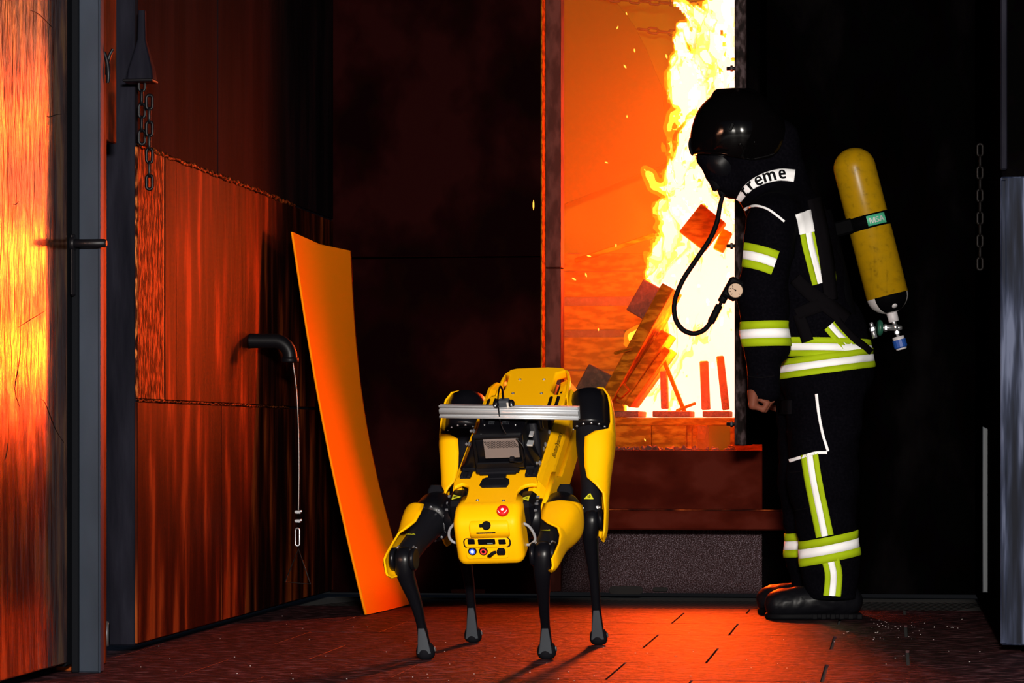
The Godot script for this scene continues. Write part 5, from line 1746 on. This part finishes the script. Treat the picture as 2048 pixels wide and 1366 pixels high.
func build_head(me: Node3D, at: Vector3, SHELL: Material, HOOD: Material, LEATHER: Material, RUBBER: Material) -> void:
	var x0 := Transform3D(Basis(), -at)
	var c := W(1470, 255, 10.2)
	var f := Field.new(c - Vector3(0.22, 0.19, 0.22), c + Vector3(0.24, 0.18, 0.22), 0.006)
	var b := func(a: Array, e: Array, k := 0.03, sq := Vector3.ONE): f.bone(W(a[0], a[1], 10.2 + a[2]), W(e[0], e[1], 10.2 + e[2]), a[3], e[3], k, sq)
	b.call([1462, 264, 0, 0.132], [1474, 262, 0, 0.134], 0.03, Vector3(1.03, 1.08, 0.98))
	b.call([1500, 268, 0, 0.118], [1516, 276, 0, 0.108], 0.04)
	b.call([1436, 186, 0, 0.012], [1500, 190, 0, 0.012], 0.03)   # comb
	b.call([1500, 190, 0, 0.012], [1550, 222, 0, 0.012], 0.03)
	b.call([1440, 290, 0, 0.10], [1450, 300, 0, 0.09], 0.03)
	# hollow below the brow and round the face
	for i in f.d.size():
		var k := i / (f.nx * f.ny)
		var j := (i / f.nx) % f.ny
		var p := f.o + Vector3(i % f.nx, j, k) * f.c
		var u := (p - W(1388, 308, 10.2)).dot(R)
		var cut := (p.y - W(1388, 308, 10.2).y) - clampf(u, 0.0, 1.0) * -0.16
		f.d[i] = maxf(f.d[i], -cut)
	part("helmet", f.nets(), SHELL, me, x0, "glossy black helmet")
	# brim lip and front hook
	var st := begin()
	var lip := PackedVector3Array()
	for k in 15:
		var a := lerpf(-1.35, 1.35, k / 14.0)
		var p := W(1468, 306, 10.2) - R * cos(a) * 0.141 + F * sin(a) * 0.128
		p.y -= (1.0 - cos(a)) * 0.02
		lip.append(p)
	tube(st, lip, [0.004, 0.007, 0.007, 0.004], 8)
	part("brim", done(st), SHELL, me, x0)
	st = begin()
	var hk := []
	for q in [[1381, 276], [1379, 290], [1383, 306], [1387, 310]]: hk.append(W(q[0], q[1], 10.19))
	tube(st, smooth_path(hk), [0.004, 0.005, 0.0045], 8)
	part("visor_hook", done(st), RUBBER, me, x0)
	# side plate, fastening strips
	for q in [[1463, 254, 0.030, 0.4], [1482, 292, 0.022, -0.7], [1511, 286, 0.016, -0.7], [1545, 232, 0.022, 1.4]]:
		var p := Vector3.INF
		var r: Vector3 = R * ((q[0] - 1024.0) / FPX) + Vector3.UP * ((872.0 - q[1]) / FPX) + F
		for k in 200:
			if f.at(Vector3(0, EYE, 0) + r * (9.95 + k * 0.002)) < 0:
				p = Vector3(0, EYE, 0) + r * (9.95 + k * 0.002)
				break
		if p == Vector3.INF: continue
		var n := f.grad(p)
		var y := (Vector3.UP.rotated(F, q[3]) - n * Vector3.UP.rotated(F, q[3]).dot(n)).normalized()
		st = begin()
		extr(st, rrect(0.012, q[2], 0.005), 0.006, 0.002, Transform3D(Basis(y.cross(n), y, n), p - n * 0.002 ), 3)
		part("helmet_clip", done(st), SHELL, me, x0)
	# breathing mask: face piece, regulator
	st = begin()
	var mk := frame(W(1427, 338, 10.2), W(1408, 350, 10.2) - W(1450, 318, 10.2), Vector3.UP)
	lathe(st, [[0.066, -0.05], [0.068, -0.02], [0.060, 0.0], [0.040, 0.016], [0.030, 0.020]], 28, mk)
	part("face_mask", done(st), LEATHER, me, x0)
	st = begin()
	cyl(st, W(1428, 352, 10.19), W(1440, 378, 10.19), 0.026, 20, 0.006)
	cyl(st, W(1440, 372, 10.19), W(1447, 392, 10.19), 0.014, 14, 0.003)
	part("regulator", done(st), RUBBER, me, x0)

func build_apparatus(RUBBER: Material, WEB: Material) -> void:
	var YEL := grained(44, 0.03, [[0.0, Color(0.12, 0.065, 0.002)], [0.3, Color(0.27, 0.155, 0.003)], [1.0, Color(0.34, 0.18, 0.001)]], Vector3(2, 2, 2), 0.3)
	YEL.metallic_specular = 0.25
	var WH := mat(Color(0.42, 0.40, 0.40), 0.5)
	var BL := mat(Color(0.0012, 0.0012, 0.0016), 0.6, 0.0, 0.08)
	var GREEN := mat(Color(0.05, 0.36, 0.20), 0.6)
	var GRN := mat(Color(0.005, 0.06, 0.035), 0.5)
	var BLUE := mat(Color(0.006, 0.05, 0.26), 0.5)
	var PALE := mat(Color(0.42, 0.40, 0.42), 0.5)
	var D := 10.2
	var top := W(1699, 297, D)
	var bot := W(1784, 628, D)
	var at := W(1740, 460, D)
	var ba := thing("breathing_apparatus", "yellow air cylinder with black harness and mask hose carried on the firefighter's back", "air tank", at)
	var x0 := Transform3D(Basis(), -at)
	var len := top.distance_to(bot)
	var ax := frame(bot, top - bot, R)
	var rad := 0.0735
	var rp := func(prof: Array, m: Material, called: String, parent: Node, seg := 36):
		var st := begin()
		lathe(st, prof, seg, x0 * ax)
		return part(called, done(st), m, parent)
	var body := [[rad, 0.066], [rad, len - 0.07]]
	for k in range(1, 10): body.append([rad * cos(PI / 2 * k / 9.6), len - 0.07 + 0.07 * sin(PI / 2 * k / 9.6)])
	body.append([0.001, len])
	var cy = rp.call([[rad - 0.006, 0.062]] + body, YEL, "cylinder", ba, 48)
	var dome := []
	for k in range(0, 11): dome.append([maxf(0.012, (rad - 0.001) * sin(PI / 2 * k / 10.0)), 0.066 - 0.064 * cos(PI / 2 * k / 10.0)])
	rp.call(dome, WH, "shoulder", cy, 48)
	# black quarter label over the shoulder, pale spot
	var st := begin()
	var rings := []
	for k in 9:
		var t := lerpf(0.28, 1.0, k / 8.0)
		var r := PackedVector3Array()
		var inn := PackedVector3Array()
		for j in 13:
			var a := lerpf(0.55, 2.35, j / 12.0)
			var rr := (rad + 0.001) * sin(PI / 2 * t)
			r.append(Vector3(cos(a) * rr, 0.066 - 0.0645 * cos(PI / 2 * t), sin(a) * rr))
			inn.append(r[j] * Vector3(0.97, 1, 0.97) + Vector3(0, 0.002, 0))
		inn.reverse()
		r.append_array(inn)
		rings.append(r)
	loft(st, rings, true, true, x0 * ax)
	part("label", done(st), BL, cy)
	st = begin()
	var sp := ax * Vector3(0.008, 0.025, 0.0575)
	lathe(st, [[0.0001, 0.0], [0.0095, 0.0], [0.0095, 0.0012], [0.0001, 0.0014]], 20, x0 * frame(sp, ax.basis * Vector3(0.1, -0.62, 0.78), R))
	part("label_spot", done(st), PALE, cy)
	# neck, valve, knob
	rp.call([[0.016, -0.028], [0.018, -0.026], [0.019, 0.004], [0.017, 0.006]], PALE, "neck_ring", ba, 24)
	var va = rp.call([[0.006, -0.060], [0.011, -0.056], [0.012, -0.042], [0.008, -0.038], [0.008, -0.028]], M.steel, "valve", ba, 20)
	st = begin()
	var v0 := ax * Vector3(0, -0.05, 0)
	cyl(st, v0, v0 - R * 0.055, 0.010, 16)
	cyl(st, v0, v0 + R * 0.022, 0.008, 14)
	cyl(st, v0 - R * 0.03, v0 - R * 0.04, 0.0135, 6)
	part("valve_branch", done(st), M.steel, va, x0)
	st = begin()
	var g0 := v0 - R * 0.052
	cyl(st, g0 + R * 0.006, g0 - R * 0.012, 0.028, 24, 0.006)
	part("hand_wheel", done(st), GRN, va, x0)
	st = begin()
	var p1 := W(1742, 645, D - 0.02)
	var p2 := W(1750, 676, D - 0.02)
	cyl(st, p1, p1.lerp(p2, 0.35), 0.0065, 14)
	cyl(st, p1.lerp(p2, 0.5), p2, 0.009, 16)
	cyl(st, p1.lerp(p2, 0.3), p1.lerp(p2, 0.55), 0.011, 6)
	part("pressure_reducer", done(st), M.zinc, ba, x0)
	st = begin()
	var k0 := W(1790, 650, D)
	var k1 := W(1797, 676, D)
	cyl(st, k0, k1, 0.006, 12)
	cyl(st, k0.lerp(k1, 0.45), k0.lerp(k1, 0.7), 0.0095, 6)
	part("valve_stem", done(st), M.zinc, va, x0)
	st = begin()
	var k2 := W(1796, 673, D)
	var k3 := W(1803, 698, D)
	var kf := frame(k2, k3 - k2, R)
	var kl := k2.distance_to(k3)
	lathe(st, [[0.017, 0.010], [0.0235, 0.012], [0.0235, kl - 0.008], [0.020, kl - 0.004]], 14, x0 * kf, false)
	part("valve_knob", done(st), BLUE, va)
	st = begin()
	lathe(st, [[0.018, 0.0], [0.021, 0.002], [0.021, 0.012]], 20, x0 * kf)
	lathe(st, [[0.019, kl - 0.006], [0.019, kl], [0.017, kl + 0.002]], 20, x0 * kf)
	part("knob_ring", done(st), PALE, va)
	# strap round the cylinder with its green tag
	var yb := len - 0.265
	rp.call([[rad + 0.001, yb - 0.024], [rad + 0.004, yb - 0.024], [rad + 0.004, yb + 0.024], [rad + 0.001, yb + 0.024]], BL, "cylinder_strap", ba, 48)
	st = begin()
	var tag := ax * Vector3(0.026, yb, rad * 0.0)
	rings = []
	for k in 9:
		var a := lerpf(0.85, 1.75, k / 8.0)
		var r := PackedVector3Array()
		for q in [[rad + 0.0035, -0.018], [rad + 0.0065, -0.018], [rad + 0.0065, 0.018], [rad + 0.0035, 0.018]]: r.append(Vector3(cos(a) * q[0], yb + q[1], sin(a) * q[0]))
		rings.append(r)
	loft(st, rings, true, true, x0 * ax)
	var tg := part("tag", done(st), GREEN, ba)
	for q in [["M", 1.52], ["S", 1.29], ["A", 1.07]]:
		var tm := TextMesh.new()
		tm.text = q[0]
		tm.font_size = 24
		tm.pixel_size = 0.00115
		tm.depth = 0.001
		var a: float = q[1]
		var n := Vector3(cos(a), 0, sin(a))
		part("tag_letter", tm, PALE, tg, x0 * ax * Transform3D(Basis(Vector3.UP.cross(n), Vector3.UP, n), n * (rad + 0.0068) + Vector3(0, yb, 0)))
	# strap arm from the back plate and the back plate itself
	st = begin()
	var s0 := W(1652, 466, D - 0.02)
	var s1 := W(1702, 452, D - 0.035)
	abox(st, frame((s0 + s1) / 2, (s1 - s0), Vector3.UP), Vector3(0.052, s0.distance_to(s1) + 0.02, 0.05), 0.006)
	part("strap_bracket", done(st), BL, ba, x0)
	st = begin()
	var e0 := W(1654, 448, D - 0.058)
	var e1 := W(1661, 477, D - 0.058)
	cyl(st, e0, e1, 0.0018, 6)
	part("strap_clip", done(st), M.steel, ba, x0)
	st = begin()
	loft(st, [ring2(rrect(0.07, 0.19, 0.03), 0.0), ring2(rrect(0.075, 0.20, 0.03), 0.30), ring2(rrect(0.06, 0.17, 0.03), 0.52)], true, true, x0 * Transform3D(frame(W(1706, 720, D + 0.03), W(1640, 420, D + 0.03) - W(1706, 720, D + 0.03), R).basis * Basis(Vector3.RIGHT, -PI / 2), W(1706, 715, D + 0.03)))
	part("back_plate", done(st), BL, ba)
	# harness webbing on the jacket
	for q in [[[1626, 400, 13], [1640, 460, 13], [1652, 530, 13], [1660, 600, 12]], [[1590, 556, 12], [1618, 584, 14], [1652, 610, 15], [1690, 640, 14]], [[1655, 605, 14], [1620, 618, 13], [1594, 628, 12]], [[1597, 628, 11], [1606, 650, 11], [1617, 682, 11]], [[1672, 640, 6], [1700, 672, 6], [1738, 704, 6]]]:
		part("webbing", strip(FA, q, -1, 1, 0.010), WEB, ba, x0)
	# mask hose looping to the gauge on the chest
	st = begin()
	var hs := []
	for q in [[1446, 390], [1440, 412], [1434, 444], [1420, 478], [1392, 520], [1366, 560], [1350, 600], [1350, 634], [1364, 658], [1386, 667], [1408, 660], [1424, 640], [1433, 622]]: hs.append(W(q[0], q[1], 9.98))
	tube(st, smooth_path(hs), [0.0065, 0.0085, 0.0085, 0.0085, 0.0085, 0.0085, 0.0085, 0.0085], 12)
	part("mask_hose", done(st), RUBBER, ba, x0)
	st = begin()
	cyl(st, W(1421, 646, 9.98), W(1439, 610, 9.98), 0.0125, 14, 0.003)
	cyl(st, W(1439, 612, 9.98), W(1443, 603, 9.98), 0.006, 10)
	cyl(st, W(1442, 605, 9.98), W(1456, 580, 9.98), 0.014, 14, 0.003)
	part("hose_coupling", done(st), RUBBER, ba, x0)
	st = begin()
	abox(st, Transform3D(Basis(R, Vector3.UP, -F) * Basis(Vector3(0, 0, 1), -0.5), W(1466, 578, 9.95)), Vector3(0.055, 0.075, 0.03), 0.008)
	cyl(st, W(1471, 581, 9.955), W(1471, 581, 9.93), 0.030, 28, 0.003)
	var gb := part("gauge_body", done(st), RUBBER, ba, x0)
	st = begin()
	cyl(st, W(1471, 581, 9.932), W(1471, 581, 9.926), 0.0245, 28, 0.001)
	var dial := part("gauge_dial", done(st), mat(Color(0.42, 0.27, 0.16), 0.5), gb)
	st = begin()
	var gf := Transform3D(Basis(R, Vector3.UP, -F), W(1471, 581, 9.9258))
	for k in 9:
		var a := deg_to_rad(-135.0 + k * 33.75)
		abox(st, gf * Transform3D(Basis(Vector3(0, 0, 1), -a), Vector3(sin(a) * 0.018, cos(a) * 0.018, 0)), Vector3(0.0018, 0.005, 0.001), 0.0002)
	abox(st, gf * Transform3D(Basis(Vector3(0, 0, 1), 0.9), Vector3(-0.005, 0.004, 0)), Vector3(0.0018, 0.016, 0.001), 0.0002)
	cyl(st, gf * Vector3.ZERO, gf * Vector3(0, 0, 0.002), 0.003, 10, 0.0003)
	part("gauge_marks", done(st), RUBBER, dial)
